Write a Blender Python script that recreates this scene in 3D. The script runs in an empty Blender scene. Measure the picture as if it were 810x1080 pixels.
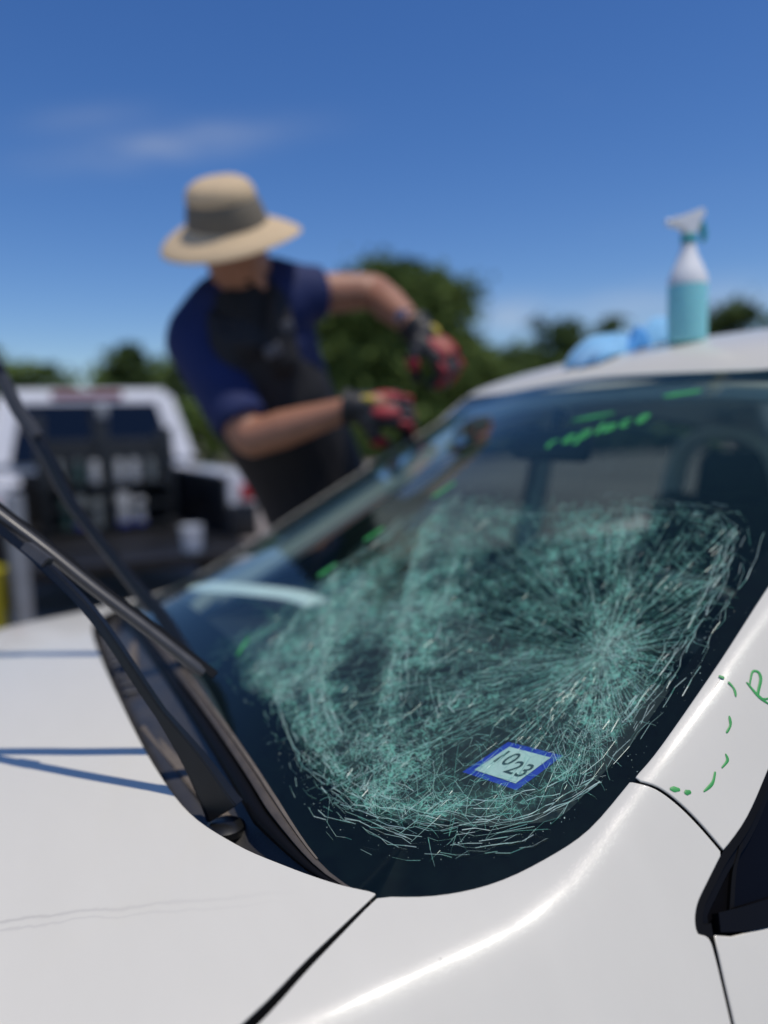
import bpy, bmesh, math, random
import numpy as np
from math import sin, cos, pi, radians, atan2, sqrt
from mathutils import Vector, Matrix
from mathutils.geometry import delaunay_2d_cdt

random.seed(7); RNG = np.random.default_rng(7)
scn = bpy.context.scene
COL = scn.collection

# ------------------------------------------------------------------ camera, sky, sun, exposure
# World axes: X runs along the car from bonnet to boot, Y from the driver's side to the passenger's side, Z up.
CAM = Vector((-.3845, -1.173, 1.288))
YAW, PITCH, ROLL = radians(63.38), radians(6.39), radians(1.78)
F0 = Vector((cos(YAW), sin(YAW), 0)); R0 = Vector((sin(YAW), -cos(YAW), 0))
FW = F0*cos(PITCH) - Vector((0, 0, sin(PITCH))); UP = F0*sin(PITCH) + Vector((0, 0, cos(PITCH)))
RT = R0*cos(ROLL) - UP*sin(ROLL); UP2 = R0*sin(ROLL) + UP*cos(ROLL)
cd = bpy.data.cameras.new('camera'); cam = bpy.data.objects.new('camera', cd); COL.objects.link(cam)
cam.matrix_world = Matrix(((RT.x, UP2.x, -FW.x, CAM.x), (RT.y, UP2.y, -FW.y, CAM.y), (RT.z, UP2.z, -FW.z, CAM.z), (0, 0, 0, 1)))
cd.sensor_fit = 'VERTICAL'; cd.sensor_height = 36; cd.sensor_width = 27
cd.lens = 790/1080*36
cd.clip_start = .02; cd.clip_end = 2000
cd.dof.use_dof = True; cd.dof.focus_distance = .68; cd.dof.aperture_fstop = 1.5; cd.dof.aperture_blades = 0
scn.camera = cam

SUN = Vector((.12, -.27, 1)).normalized()
SUN_EL = math.asin(SUN.z)
world = bpy.data.worlds.new('World'); scn.world = world; world.use_nodes = True
wn, wl = world.node_tree.nodes, world.node_tree.links
wn.clear()
sky = wn.new('ShaderNodeTexSky'); sky.sky_type = 'NISHITA'; sky.sun_disc = False
sky.sun_elevation = SUN_EL; sky.sun_rotation = atan2(SUN.x, SUN.y)
sky.altitude = 150; sky.air_density = 1.0; sky.dust_density = .35; sky.ozone_density = 4.5
bg = wn.new('ShaderNodeBackground'); bg.inputs['Strength'].default_value = .15
wo = wn.new('ShaderNodeOutputWorld')
# thin cirrus: stretched noise on the direction vector, plus one wisp above the hedge side
tc = wn.new('ShaderNodeTexCoord')
def wmath(op, a, b=None):
    n = wn.new('ShaderNodeMath'); n.operation = op
    for i, q in enumerate((a, b)):
        if q is None: continue
        if isinstance(q, (int, float)): n.inputs[i].default_value = q
        else: wl.new(q, n.inputs[i])
    return n.outputs[0]
mp = wn.new('ShaderNodeMapping'); mp.vector_type = 'POINT'
mp.inputs['Rotation'].default_value = (0, 0, -YAW); mp.inputs['Scale'].default_value = (1.6, 1.6, 7)
wl.new(tc.outputs['Generated'], mp.inputs['Vector'])
nz = wn.new('ShaderNodeTexNoise'); nz.inputs['Scale'].default_value = 2.1; nz.inputs['Detail'].default_value = 6
nz.inputs['Roughness'].default_value = .62; wl.new(mp.outputs['Vector'], nz.inputs['Vector'])
cl = wn.new('ShaderNodeMapRange'); cl.inputs['From Min'].default_value = .56; cl.inputs['From Max'].default_value = .86
cl.inputs['To Max'].default_value = .55
wl.new(nz.outputs['Fac'], cl.inputs['Value'])
def wisp(px, py, wx, wy, tilt, amount):
    d = (FW + RT*((px-405)/790) + UP2*((540-py)/790)).normalized()
    a = Vector((-d.y, d.x, 0)).normalized(); b = d.cross(a).normalized()
    a, b = a*cos(tilt)+b*sin(tilt), b*cos(tilt)-a*sin(tilt)
    def dot(v):
        n = wn.new('ShaderNodeVectorMath'); n.operation = 'DOT_PRODUCT'
        wl.new(tc.outputs['Generated'], n.inputs[0]); n.inputs[1].default_value = v
        return n.outputs['Value']
    u = wmath('DIVIDE', dot(a), wx); v = wmath('DIVIDE', dot(b), wy)
    r = wmath('ADD', wmath('MULTIPLY', u, u), wmath('MULTIPLY', v, v))
    g = wmath('EXPONENT', wmath('MULTIPLY', r, -1.0))
    g = wmath('MULTIPLY', g, wmath('GREATER_THAN', dot(d), 0))
    return wmath('MULTIPLY', g, amount)
nz2 = wn.new('ShaderNodeTexNoise'); nz2.inputs['Scale'].default_value = 7; nz2.inputs['Detail'].default_value = 5
wl.new(mp.outputs['Vector'], nz2.inputs['Vector'])
fray = wmath('ADD', wmath('MULTIPLY', nz2.outputs['Fac'], 1.3), -.15)
w1 = wisp(190, 152, .115, .017, -.17, .42)
w2 = wisp(700, 322, .16, .022, .0, .5)
w3 = wisp(535, 332, .04, .02, .0, .55)
w4 = wisp(95, 124, .06, .013, -.2, .16)
tot = wmath('ADD', wmath('MULTIPLY', wmath('ADD', wmath('ADD', w1, w2), wmath('ADD', w3, w4)), fray), wmath('MULTIPLY', cl.outputs['Result'], .03))
hsv = wn.new('ShaderNodeHueSaturation'); hsv.inputs['Hue'].default_value = .511; hsv.inputs['Saturation'].default_value = 1.25; hsv.inputs['Value'].default_value = 1.2; wl.new(sky.outputs['Color'], hsv.inputs['Color'])
mixc = wn.new('ShaderNodeMix'); mixc.data_type = 'RGBA'
wl.new(tot, mixc.inputs[0]); wl.new(hsv.outputs['Color'], mixc.inputs[6]); mixc.inputs[7].default_value = (6.2, 6.6, 7.2, 1)
wl.new(mixc.outputs[2], bg.inputs['Color']); wl.new(bg.outputs['Background'], wo.inputs['Surface'])

sl = bpy.data.lights.new('sun', 'SUN'); sl.energy = 4.8; sl.angle = radians(.53); sl.color = (1, .93, .83)
so = bpy.data.objects.new('sun', sl); COL.objects.link(so)
so.rotation_euler = SUN.to_track_quat('Z', 'Y').to_euler()
vs = scn.view_settings
vs.view_transform = 'Standard'; vs.look = 'None'; vs.exposure = -.70; vs.gamma = 1; vs.use_curve_mapping = False
scn.cycles.use_denoising = True
scn.cycles.max_bounces = 10; scn.cycles.transparent_max_bounces = 24; scn.cycles.glossy_bounces = 5
scn.cycles.sample_clamp_indirect = 6

# ------------------------------------------------------------------ materials
def nodes(name):
    m = bpy.data.materials.new(name); m.use_nodes = True
    return m, m.node_tree.nodes, m.node_tree.links, m.node_tree.nodes['Principled BSDF']
def mat(name, col, rough=.5, metal=0, vary=.0, scale=30, bump=0, bscale=200, coat=0, sheen=0, trans=0, spec=None, sss=0):
    m, n, l, b = nodes(name)
    b.inputs['Base Color'].default_value = (*col, 1); b.inputs['Roughness'].default_value = rough; b.inputs['Metallic'].default_value = metal
    if coat: b.inputs['Coat Weight'].default_value = coat; b.inputs['Coat Roughness'].default_value = .04
    if sheen: b.inputs['Sheen Weight'].default_value = sheen
    if trans: b.inputs['Transmission Weight'].default_value = trans
    if spec is not None: b.inputs['Specular IOR Level'].default_value = spec
    if sss: b.inputs['Subsurface Weight'].default_value = sss; b.inputs['Subsurface Radius'].default_value = (.01, .004, .002)
    t = n.new('ShaderNodeTexCoord')
    if vary:
        z = n.new('ShaderNodeTexNoise'); z.inputs['Scale'].default_value = scale; z.inputs['Detail'].default_value = 5
        l.new(t.outputs['Object'], z.inputs['Vector'])
        x = n.new('ShaderNodeMix'); x.data_type = 'RGBA'
        l.new(z.outputs['Fac'], x.inputs[0])
        x.inputs[6].default_value = (*[max(0, c*(1-vary)) for c in col], 1); x.inputs[7].default_value = (*[min(1, c*(1+vary)) for c in col], 1)
        l.new(x.outputs[2], b.inputs['Base Color'])
        r = n.new('ShaderNodeMapRange'); r.inputs['To Min'].default_value = max(0, rough-.12*vary*2); r.inputs['To Max'].default_value = min(1, rough+.12*vary*2)
        l.new(z.outputs['Fac'], r.inputs['Value']); l.new(r.outputs['Result'], b.inputs['Roughness'])
    if bump:
        z = n.new('ShaderNodeTexNoise'); z.inputs['Scale'].default_value = bscale; z.inputs['Detail'].default_value = 4
        l.new(t.outputs['Object'], z.inputs['Vector'])
        u = n.new('ShaderNodeBump'); u.inputs['Strength'].default_value = bump; u.inputs['Distance'].default_value = .002
        l.new(z.outputs['Fac'], u.inputs['Height']); l.new(u.outputs['Normal'], b.inputs['Normal'])
    return m

def paint_mat():
    # pearl white: warm white base, fine mica flake that glints near the mirror angle, clear coat, a little dust
    m, n, l, b = nodes('pearl_white_paint')
    t = n.new('ShaderNodeTexCoord')
    b.inputs['Roughness'].default_value = .30; b.inputs['Specular IOR Level'].default_value = .09
    b.inputs['Coat Weight'].default_value = .30; b.inputs['Coat Roughness'].default_value = .035; b.inputs['Coat IOR'].default_value = 1.5
    v = n.new('ShaderNodeTexVoronoi'); v.inputs['Scale'].default_value = 3800
    l.new(t.outputs['Object'], v.inputs['Vector'])
    # flake orientation: random normal per cell
    sub = n.new('ShaderNodeVectorMath'); sub.operation = 'SUBTRACT'; l.new(v.outputs['Color'], sub.inputs[0]); sub.inputs[1].default_value = (.5, .5, .5)
    sc = n.new('ShaderNodeVectorMath'); sc.operation = 'SCALE'; l.new(sub.outputs[0], sc.inputs[0]); sc.inputs['Scale'].default_value = .20
    g = n.new('ShaderNodeNewGeometry')
    ad = n.new('ShaderNodeVectorMath'); ad.operation = 'ADD'; l.new(g.outputs['Normal'], ad.inputs[0]); l.new(sc.outputs[0], ad.inputs[1])
    no = n.new('ShaderNodeVectorMath'); no.operation = 'NORMALIZE'; l.new(ad.outputs[0], no.inputs[0])
    fl = n.new('ShaderNodeBsdfGlossy'); fl.inputs['Roughness'].default_value = .16
    hs = n.new('ShaderNodeHueSaturation'); hs.inputs['Saturation'].default_value = .35; hs.inputs['Value'].default_value = 1
    l.new(v.outputs['Color'], hs.inputs['Color'])
    mx = n.new('ShaderNodeMix'); mx.data_type = 'RGBA'; mx.inputs[0].default_value = .55
    l.new(hs.outputs['Color'], mx.inputs[6]); mx.inputs[7].default_value = (.8, .9, 1, 1)
    l.new(mx.outputs[2], fl.inputs['Color']); l.new(no.outputs[0], fl.inputs['Normal'])
    # road film and dried water smears
    z = n.new('ShaderNodeTexNoise'); z.inputs['Scale'].default_value = 5; z.inputs['Detail'].default_value = 7; z.inputs['Roughness'].default_value = .65
    mpn = n.new('ShaderNodeMapping'); mpn.inputs['Scale'].default_value = (2.2, .8, 1); l.new(t.outputs['Object'], mpn.inputs['Vector']); l.new(mpn.outputs[0], z.inputs['Vector'])
    c = n.new('ShaderNodeMix'); c.data_type = 'RGBA'; l.new(z.outputs['Fac'], c.inputs[0])
    c.inputs[6].default_value = (.640, .612, .525, 1); c.inputs[7].default_value = (.700, .672, .582, 1)
    sp_ = n.new('ShaderNodeTexVoronoi'); sp_.inputs['Scale'].default_value = 26; l.new(t.outputs['Object'], sp_.inputs['Vector'])
    spk = n.new('ShaderNodeMath'); spk.operation = 'LESS_THAN'; l.new(sp_.outputs['Distance'], spk.inputs[0]); spk.inputs[1].default_value = .026
    sel = n.new('ShaderNodeSeparateColor'); l.new(sp_.outputs['Color'], sel.inputs[0])
    gt = n.new('ShaderNodeMath'); gt.operation = 'GREATER_THAN'; l.new(sel.outputs[0], gt.inputs[0]); gt.inputs[1].default_value = .72
    both = n.new('ShaderNodeMath'); both.operation = 'MULTIPLY'; l.new(spk.outputs[0], both.inputs[0]); l.new(gt.outputs[0], both.inputs[1])
    c2 = n.new('ShaderNodeMix'); c2.data_type = 'RGBA'; l.new(both.outputs[0], c2.inputs[0]); l.new(c.outputs[2], c2.inputs[6]); c2.inputs[7].default_value = (.12, .11, .10, 1)
    A_, B_ = Vector((-.43, -.49, .885)), Vector((-.165, -.615, .902)); dr = (B_-A_).normalized(); pr = Vector((-dr.y, dr.x, 0))
    def dotp(vec, off):
        q = n.new('ShaderNodeVectorMath'); q.operation = 'DOT_PRODUCT'; l.new(t.outputs['Object'], q.inputs[0]); q.inputs[1].default_value = vec
        r_ = n.new('ShaderNodeMath'); r_.operation = 'SUBTRACT'; l.new(q.outputs['Value'], r_.inputs[0]); r_.inputs[1].default_value = off; return r_.outputs[0]
    def mth(op, a, b_=None):
        q = n.new('ShaderNodeMath'); q.operation = op
        for i, x in enumerate((a, b_)):
            if x is None: continue
            if isinstance(x, (int, float)): q.inputs[i].default_value = x
            else: l.new(x, q.inputs[i])
        return q.outputs[0]
    al, ac = dotp(dr, dr.dot(A_)), dotp(pr, pr.dot(A_))
    zs = n.new('ShaderNodeTexNoise'); zs.inputs['Scale'].default_value = 22; zs.inputs['Detail'].default_value = 6; l.new(t.outputs['Object'], zs.inputs['Vector'])
    wob = mth('ADD', ac, mth('MULTIPLY', mth('SUBTRACT', zs.outputs['Fac'], .5), .022))
    lines = mth('ADD', mth('EXPONENT', mth('MULTIPLY', mth('POWER', mth('DIVIDE', wob, .0022), 2.0), -1.0)), mth('MULTIPLY', mth('EXPONENT', mth('MULTIPLY', mth('POWER', mth('DIVIDE', mth('ADD', wob, .010), .0016), 2.0), -1.0)), .7))
    fade = n.new('ShaderNodeMapRange'); fade.inputs['From Min'].default_value = .0; fade.inputs['From Max'].default_value = .27; fade.inputs['To Min'].default_value = .42; fade.inputs['To Max'].default_value = 0; l.new(al, fade.inputs['Value'])
    smf = mth('MULTIPLY', mth('MULTIPLY', lines, fade.outputs[0]), mth('GREATER_THAN', al, -.3))
    c3 = n.new('ShaderNodeMix'); c3.data_type = 'RGBA'; l.new(smf, c3.inputs[0]); l.new(c2.outputs[2], c3.inputs[6]); c3.inputs[7].default_value = (.36, .34, .31, 1)
    l.new(c3.outputs[2], b.inputs['Base Color'])
    rr = n.new('ShaderNodeMapRange'); rr.inputs['From Min'].default_value = .45; rr.inputs['From Max'].default_value = .75
    rr.inputs['To Min'].default_value = .075; rr.inputs['To Max'].default_value = .16
    l.new(z.outputs['Fac'], rr.inputs['Value']); l.new(rr.outputs['Result'], b.inputs['Coat Roughness'])
    s = n.new('ShaderNodeMixShader'); s.inputs[0].default_value = .005
    l.new(b.outputs[0], s.inputs[1]); l.new(fl.outputs[0], s.inputs[2])
    l.new(s.outputs[0], n['Material Output'].inputs['Surface'])
    return m
def glass_mat(name, tint, attr=False):
    m, n, l, b = nodes(name)
    out = n['Material Output']
    tr = n.new('ShaderNodeBsdfTransparent'); tr.inputs['Color'].default_value = (*tint, 1)
    gl = n.new('ShaderNodeBsdfGlossy'); gl.inputs['Roughness'].default_value = 0; gl.inputs['Color'].default_value = (1, 1, 1, 1)
    t = n.new('ShaderNodeTexCoord')
    # Schlick reflectance from the facing angle: the same from both sides of the thin sheet
    fa = n.new('ShaderNodeLayerWeight'); fa.inputs['Blend'].default_value = .5
    fp = n.new('ShaderNodeMath'); fp.operation = 'POWER'; l.new(fa.outputs['Facing'], fp.inputs[0]); fp.inputs[1].default_value = 5.0
    lw = n.new('ShaderNodeMath'); lw.operation = 'MULTIPLY_ADD'; l.new(fp.outputs[0], lw.inputs[0]); lw.inputs[1].default_value = .86; lw.inputs[2].default_value = .027
    s = n.new('ShaderNodeMixShader'); l.new(lw.outputs[0], s.inputs[0]); l.new(tr.outputs[0], s.inputs[1]); l.new(gl.outputs[0], s.inputs[2])
    if attr:
        # pulverised glass: pale green scattering where the sheet is crazed (density stored per vertex)
        a = n.new('ShaderNodeAttribute'); a.attribute_name = 'craze'
        z = n.new('ShaderNodeTexNoise'); z.inputs['Scale'].default_value = 60; z.inputs['Detail'].default_value = 6; z.inputs['Roughness'].default_value = .7
        l.new(t.outputs['Object'], z.inputs['Vector'])
        zr = n.new('ShaderNodeMapRange'); zr.inputs['From Min'].default_value = .30; zr.inputs['From Max'].default_value = .68; l.new(z.outputs['Fac'], zr.inputs['Value'])
        vo = n.new('ShaderNodeTexVoronoi'); vo.feature = 'DISTANCE_TO_EDGE'; vo.inputs['Scale'].default_value = 150; l.new(t.outputs['Object'], vo.inputs['Vector'])
        vr = n.new('ShaderNodeMapRange'); vr.inputs['From Min'].default_value = 0; vr.inputs['From Max'].default_value = .10; vr.inputs['To Min'].default_value = 1.6; vr.inputs['To Max'].default_value = .42
        l.new(vo.outputs['Distance'], vr.inputs['Value'])
        vc = n.new('ShaderNodeTexVoronoi'); vc.inputs['Scale'].default_value = 210; l.new(t.outputs['Object'], vc.inputs['Vector'])
        vs1 = n.new('ShaderNodeSeparateColor'); l.new(vc.outputs['Color'], vs1.inputs[0])
        vc2 = n.new('ShaderNodeMapRange'); vc2.inputs['To Min'].default_value = .06; vc2.inputs['To Max'].default_value = 1.6; l.new(vs1.outputs[0], vc2.inputs['Value'])
        m0 = n.new('ShaderNodeMath'); m0.operation = 'MULTIPLY'; l.new(vr.outputs[0], m0.inputs[0]); l.new(vc2.outputs[0], m0.inputs[1])
        sb_ = n.new('ShaderNodeVectorMath'); sb_.operation = 'SUBTRACT'; l.new(t.outputs['Object'], sb_.inputs[0]); sb_.inputs[1].default_value = (.176, -.574, 1.038)
        le_ = n.new('ShaderNodeVectorMath'); le_.operation = 'LENGTH'; l.new(sb_.outputs[0], le_.inputs[0])
        sx_ = n.new('ShaderNodeSeparateXYZ'); l.new(sb_.outputs[0], sx_.inputs[0])
        at_ = n.new('ShaderNodeMath'); at_.operation = 'ARCTAN2'; l.new(sx_.outputs[1], at_.inputs[0]); l.new(sx_.outputs[0], at_.inputs[1])
        am_ = n.new('ShaderNodeMath'); am_.operation = 'MULTIPLY'; l.new(at_.outputs[0], am_.inputs[0]); am_.inputs[1].default_value = 7.0
        rm_ = n.new('ShaderNodeMath'); rm_.operation = 'MULTIPLY'; l.new(le_.outputs['Value'], rm_.inputs[0]); rm_.inputs[1].default_value = 14.0
        cx_ = n.new('ShaderNodeCombineXYZ'); l.new(am_.outputs[0], cx_.inputs[0]); l.new(rm_.outputs[0], cx_.inputs[1])
        st_ = n.new('ShaderNodeTexNoise'); st_.inputs['Scale'].default_value = 1.6; st_.inputs['Detail'].default_value = 7; st_.inputs['Roughness'].default_value = .68; l.new(cx_.outputs[0], st_.inputs['Vector'])
        sr_ = n.new('ShaderNodeMapRange'); sr_.inputs['From Min'].default_value = .36; sr_.inputs['From Max'].default_value = .64; sr_.inputs['To Min'].default_value = .12; sr_.inputs['To Max'].default_value = 1.5; l.new(st_.outputs['Fac'], sr_.inputs['Value'])
        mz_ = n.new('ShaderNodeMath'); mz_.operation = 'MULTIPLY'; l.new(m0.outputs[0], mz_.inputs[0]); l.new(sr_.outputs[0], mz_.inputs[1])
        m1 = n.new('ShaderNodeMath'); m1.operation = 'MULTIPLY'; l.new(zr.outputs[0], m1.inputs[0]); l.new(mz_.outputs[0], m1.inputs[1])
        m1b = n.new('ShaderNodeMath'); m1b.operation = 'MULTIPLY'; l.new(m1.outputs[0], m1b.inputs[0]); m1b.inputs[1].default_value = 1.3
        m2 = n.new('ShaderNodeMath'); m2.operation = 'MULTIPLY'; l.new(m1b.outputs[0], m2.inputs[0]); l.new(a.outputs['Fac'], m2.inputs[1]); m2.use_clamp = True
        sz_ = n.new('ShaderNodeSeparateXYZ'); l.new(t.outputs['Object'], sz_.inputs[0])
        fz_ = n.new('ShaderNodeMapRange'); fz_.inputs['From Min'].default_value = 1.08; fz_.inputs['From Max'].default_value = 1.36; fz_.inputs['To Min'].default_value = .005; fz_.inputs['To Max'].default_value = .034; l.new(sz_.outputs[2], fz_.inputs['Value'])
        d = n.new('ShaderNodeBsdfDiffuse'); d.inputs['Color'].default_value = (.30, .76, .60, 1)
        tl = n.new('ShaderNodeBsdfTranslucent'); tl.inputs['Color'].default_value = (.30, .70, .58, 1)
        dd = n.new('ShaderNodeMixShader'); dd.inputs[0].default_value = .5; l.new(d.outputs[0], dd.inputs[1]); l.new(tl.outputs[0], dd.inputs[2])
        m3 = n.new('ShaderNodeMath'); m3.operation = 'MULTIPLY_ADD'; l.new(zr.outputs[0], m3.inputs[0]); m3.inputs[1].default_value = .012; l.new(fz_.outputs[0], m3.inputs[2])
        m4 = n.new('ShaderNodeMath'); m4.operation = 'MAXIMUM'; l.new(m2.outputs[0], m4.inputs[0]); l.new(m3.outputs[0], m4.inputs[1])   # thin dust everywhere, plus a painted pale haze that brightens the upper glass
        s2 = n.new('ShaderNodeMixShader'); l.new(m4.outputs[0], s2.inputs[0]); l.new(s.outputs[0], s2.inputs[1]); l.new(dd.outputs[0], s2.inputs[2])
        s = s2
    l.new(s.outputs[0], out.inputs['Surface'])
    return m
M = {}
M['paint'] = paint_mat()
M['windshield'] = glass_mat('tinted_windshield_glass', (.78, .91, .87), True)
M['side_glass'] = glass_mat('side_window_glass', (.26, .29, .29))
M['quarter'] = mat('dark_quarter_glass', (.004, .004, .005), .10, spec=.14)
M['clear_glass'] = glass_mat('rear_glass', (.80, .86, .84))
M['black_gloss'] = mat('satin_black_trim', (.006, .006, .0065), .30, spec=.14)
M['frit'] = mat('black_ceramic_band', (.003, .003, .004), .5, spec=.03)
M['rubber'] = mat('black_rubber', (.014, .014, .015), .55, vary=.25, scale=60, spec=.25)
M['dusty_rubber'] = mat('dusty_brown_rubber', (.075, .062, .05), .6, vary=.5, scale=45, bump=.3)
M['cowl'] = mat('weathered_cowl_plastic', (.045, .043, .042), .42, vary=.5, scale=26, bump=.25, bscale=400)
M['tan_lit'] = mat('painted_sunlit_tan', (.145, .120, .092), .6, vary=.45, scale=40)  # tan colour that paints sunlight on cowl facets and seal crest
M['wiper'] = mat('satin_black_wiper', (.008, .0085, .009), .34, vary=.2, scale=60)
M['wiper_grey'] = mat('worn_grey_wiper', (.055, .055, .056), .38, vary=.3, scale=50)
M['dark'] = mat('dark_void', (.006, .006, .006), .8)
M['dash'] = mat('dark_dashboard_vinyl', (.020, .021, .022), .55, vary=.25, scale=14, bump=.3, bscale=500)
M['light_trim'] = mat('pale_grey_interior', (.52, .54, .53), .7, vary=.1, scale=8)
M['pale_trim'] = mat('white_trim', (.82, .84, .83), .6)
M['seat'] = mat('black_seat_cloth', (.012, .012, .013), .8, vary=.3, scale=40, bump=.3)
M['marker'] = mat('green_paint_marker', (.045, .33, .075), .5, vary=.25, scale=90)
M['seal_black'] = mat('dull_black_seal', (.004, .004, .0045), .5, spec=.12)
M['blue_print'] = mat('sticker_blue_ink', (.015, .04, .42), .5)
M['pale_print'] = mat('sticker_pale_paper', (.55, .62, .59), .6, vary=.2, scale=80)
M['dark_print'] = mat('sticker_dark_ink', (.03, .06, .07), .6)
M['tyre'] = mat('tyre_rubber', (.02, .02, .02), .8, vary=.3, scale=20)
M['alloy'] = mat('alloy_metal', (.45, .45, .46), .35, metal=1)
M['skin'] = mat('tanned_skin', (.36, .165, .095), .5, vary=.18, scale=18, sss=.08)
M['hair'] = mat('black_hair', (.010, .009, .008), .7, vary=.4, scale=90, bump=.5)
M['navy'] = mat('navy_blue_knit', (.007, .017, .085), .8, vary=.3, scale=14, bump=.9, bscale=26)
M['vest'] = mat('black_vest_cloth', (.013, .012, .013), .75, vary=.35, scale=14, bump=.9, bscale=24)
M['trouser'] = mat('black_work_trousers', (.008, .008, .009), .85, vary=.3, scale=18)
M['patch'] = mat('pale_grey_badge', (.10, .10, .11), .6, vary=.2)
M['straw'] = mat('tan_hat_cloth', (.60, .45, .27), .85, vary=.12, scale=30, bump=.3)
M['mesh_band'] = mat('brown_mesh_hat_band', (.175, .150, .108), .9, vary=.35, scale=120)
M['glove_black'] = mat('black_glove_leather', (.014, .014, .015), .55, vary=.3, scale=50)
M['glove_red'] = mat('red_glove_cloth', (.30, .012, .022), .6, vary=.25, scale=50)
M['glove_grey'] = mat('charcoal_glove_cloth', (.06, .06, .065), .7, vary=.25, scale=50)
M['glove_yellow'] = mat('yellow_glove_tab', (.55, .42, .04), .55)
M['steel'] = mat('brushed_steel', (.55, .56, .58), .3, metal=1)
M['white_plastic'] = mat('white_plastic', (.80, .81, .80), .4, vary=.06, scale=12)
M['teal_plastic'] = mat('teal_trigger_plastic', (.02, .33, .33), .4)
M['aqua'] = mat('aqua_liquid_bottle', (.27, .68, .70), .35, vary=.08, scale=10, sss=.15)
M['cloth_blue'] = mat('pale_blue_microfibre', (.25, .55, .82), .95, vary=.15, scale=14, bump=.6, bscale=160, sheen=.4)
M['cloth_royal'] = mat('royal_blue_cloth', (.10, .36, .74), .9, vary=.2, scale=18, bump=.5)
M['truck_white'] = mat('truck_white_paint', (.74, .74, .75), .3, coat=.6, vary=.05, scale=4)
M['truck_black'] = mat('black_truck_trim', (.012, .012, .013), .45, vary=.3, scale=9)
M['truck_glass'] = mat('dark_navy_cab_glass', (.004, .006, .012), .06)
M['lamp_red'] = mat('red_lamp_lens', (.42, .012, .018), .18)
M['lamp_dull'] = mat('dull_red_lamp_lens', (.28, .05, .06), .3)
M['rack'] = mat('black_rack_steel', (.016, .018, .018), .5, vary=.3, scale=12)
M['tube_white'] = mat('white_cartridge_plastic', (.36, .37, .37), .5, vary=.1, scale=20)
M['tube_grey'] = mat('grey_cartridge_plastic', (.13, .145, .14), .5, vary=.2, scale=20)
M['tube_blue'] = mat('blue_cap_plastic', (.03, .05, .30), .45)
M['tube_green'] = mat('dark_green_cartridge_plastic', (.025, .06, .05), .5)
M['yellow'] = mat('yellow_painted_rubber', (.62, .52, .02), .6, vary=.2, scale=10)
M['post_grey'] = mat('galvanised_grey_post', (.25, .26, .27), .5, metal=.3, vary=.2, scale=8)
M['bark'] = mat('dark_bark', (.07, .05, .035), .9, vary=.4, scale=6, bump=.6)

# ------------------------------------------------------------------ object helpers
def link(name, me, material=None, parent=None, smooth=True):
    o = bpy.data.objects.new(name, me); COL.objects.link(o)
    if material is not None and not me.materials: me.materials.append(material)
    if parent is not None: o.parent = parent
    if smooth and len(me.polygons): me.polygons.foreach_set('use_smooth', [True]*len(me.polygons))
    return o
def pydata(name, V, Fc, material=None, parent=None, smooth=True):
    me = bpy.data.meshes.new(name); me.from_pydata([tuple(map(float, v)) for v in V], [], [tuple(map(int, f)) for f in Fc]); me.update()
    return link(name, me, material, parent, smooth)
def tag(o, label=None, cat=None, group=None, kind=None):
    if label: o['label'] = label
    if cat: o['category'] = cat
    if group: o['group'] = group
    if kind: o['kind'] = kind
    return o
def empty(name, loc, label, cat, rz=0, group=None):
    o = bpy.data.objects.new(name, None); COL.objects.link(o); o.location = loc; o.rotation_euler = (0, 0, rz)
    o.empty_display_size = .05
    return tag(o, label, cat, group)
def sharp(o, ang=35):
    me = o.data; bm = bmesh.new(); bm.from_mesh(me)
    for e in bm.edges:
        if len(e.link_faces) == 2 and e.calc_face_angle(0) > radians(ang): e.smooth = False
    bm.to_mesh(me); bm.free(); return o
def from_bm(name, bm, material, parent=None, smooth=True, ang=35):
    bmesh.ops.recalc_face_normals(bm, faces=bm.faces)
    me = bpy.data.meshes.new(name); bm.to_mesh(me); bm.free()
    o = link(name, me, material, parent, smooth)
    if smooth: sharp(o, ang)
    return o
def add_box(bm, c, s, rot=None, bevel=0, seg=2):
    g = bmesh.ops.create_cube(bm, size=1); vs_ = g['verts']
    Mx = Matrix.Translation(c) @ (rot.to_4x4() if rot else Matrix()) @ Matrix.Diagonal((*s, 1))
    bmesh.ops.transform(bm, matrix=Mx, verts=vs_)
    if bevel:
        ed = list({e for v in vs_ for e in v.link_edges})
        bmesh.ops.bevel(bm, geom=ed, offset=bevel, segments=seg, profile=.5, affect='EDGES')
def box(name, c, s, material, parent=None, rot=None, bevel=.01, seg=2):
    bm = bmesh.new(); add_box(bm, Vector(c), s, rot, bevel, seg); return from_bm(name, bm, material, parent)
def tube(name, pts, radii, material, parent=None, n=12, squash=1.0, up=None, caps=True):
    """swept tube with a radius per point; squash flattens it along `up`"""
    P = [Vector(p) for p in pts]; V = []; Fc = []
    if not hasattr(radii, '__len__'): radii = [radii]*len(P)
    ref = Vector(up) if up else Vector((.31, .17, .93))
    for i, p in enumerate(P):
        t = (P[min(i+1, len(P)-1)]-P[max(i-1, 0)]).normalized()
        a = t.cross(ref).normalized(); b = a.cross(t).normalized()
        for k in range(n):
            an = 2*pi*k/n; V.append(p + a*cos(an)*radii[i] + b*sin(an)*radii[i]*squash)
    for i in range(len(P)-1):
        for k in range(n):
            Fc.append((i*n+k, i*n+(k+1) % n, (i+1)*n+(k+1) % n, (i+1)*n+k))
    if caps:
        Fc.append(tuple(range(n))[::-1]); Fc.append(tuple((len(P)-1)*n+k for k in range(n)))
    o = pydata(name, V, Fc, material, parent); return sharp(o, 60)
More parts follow.
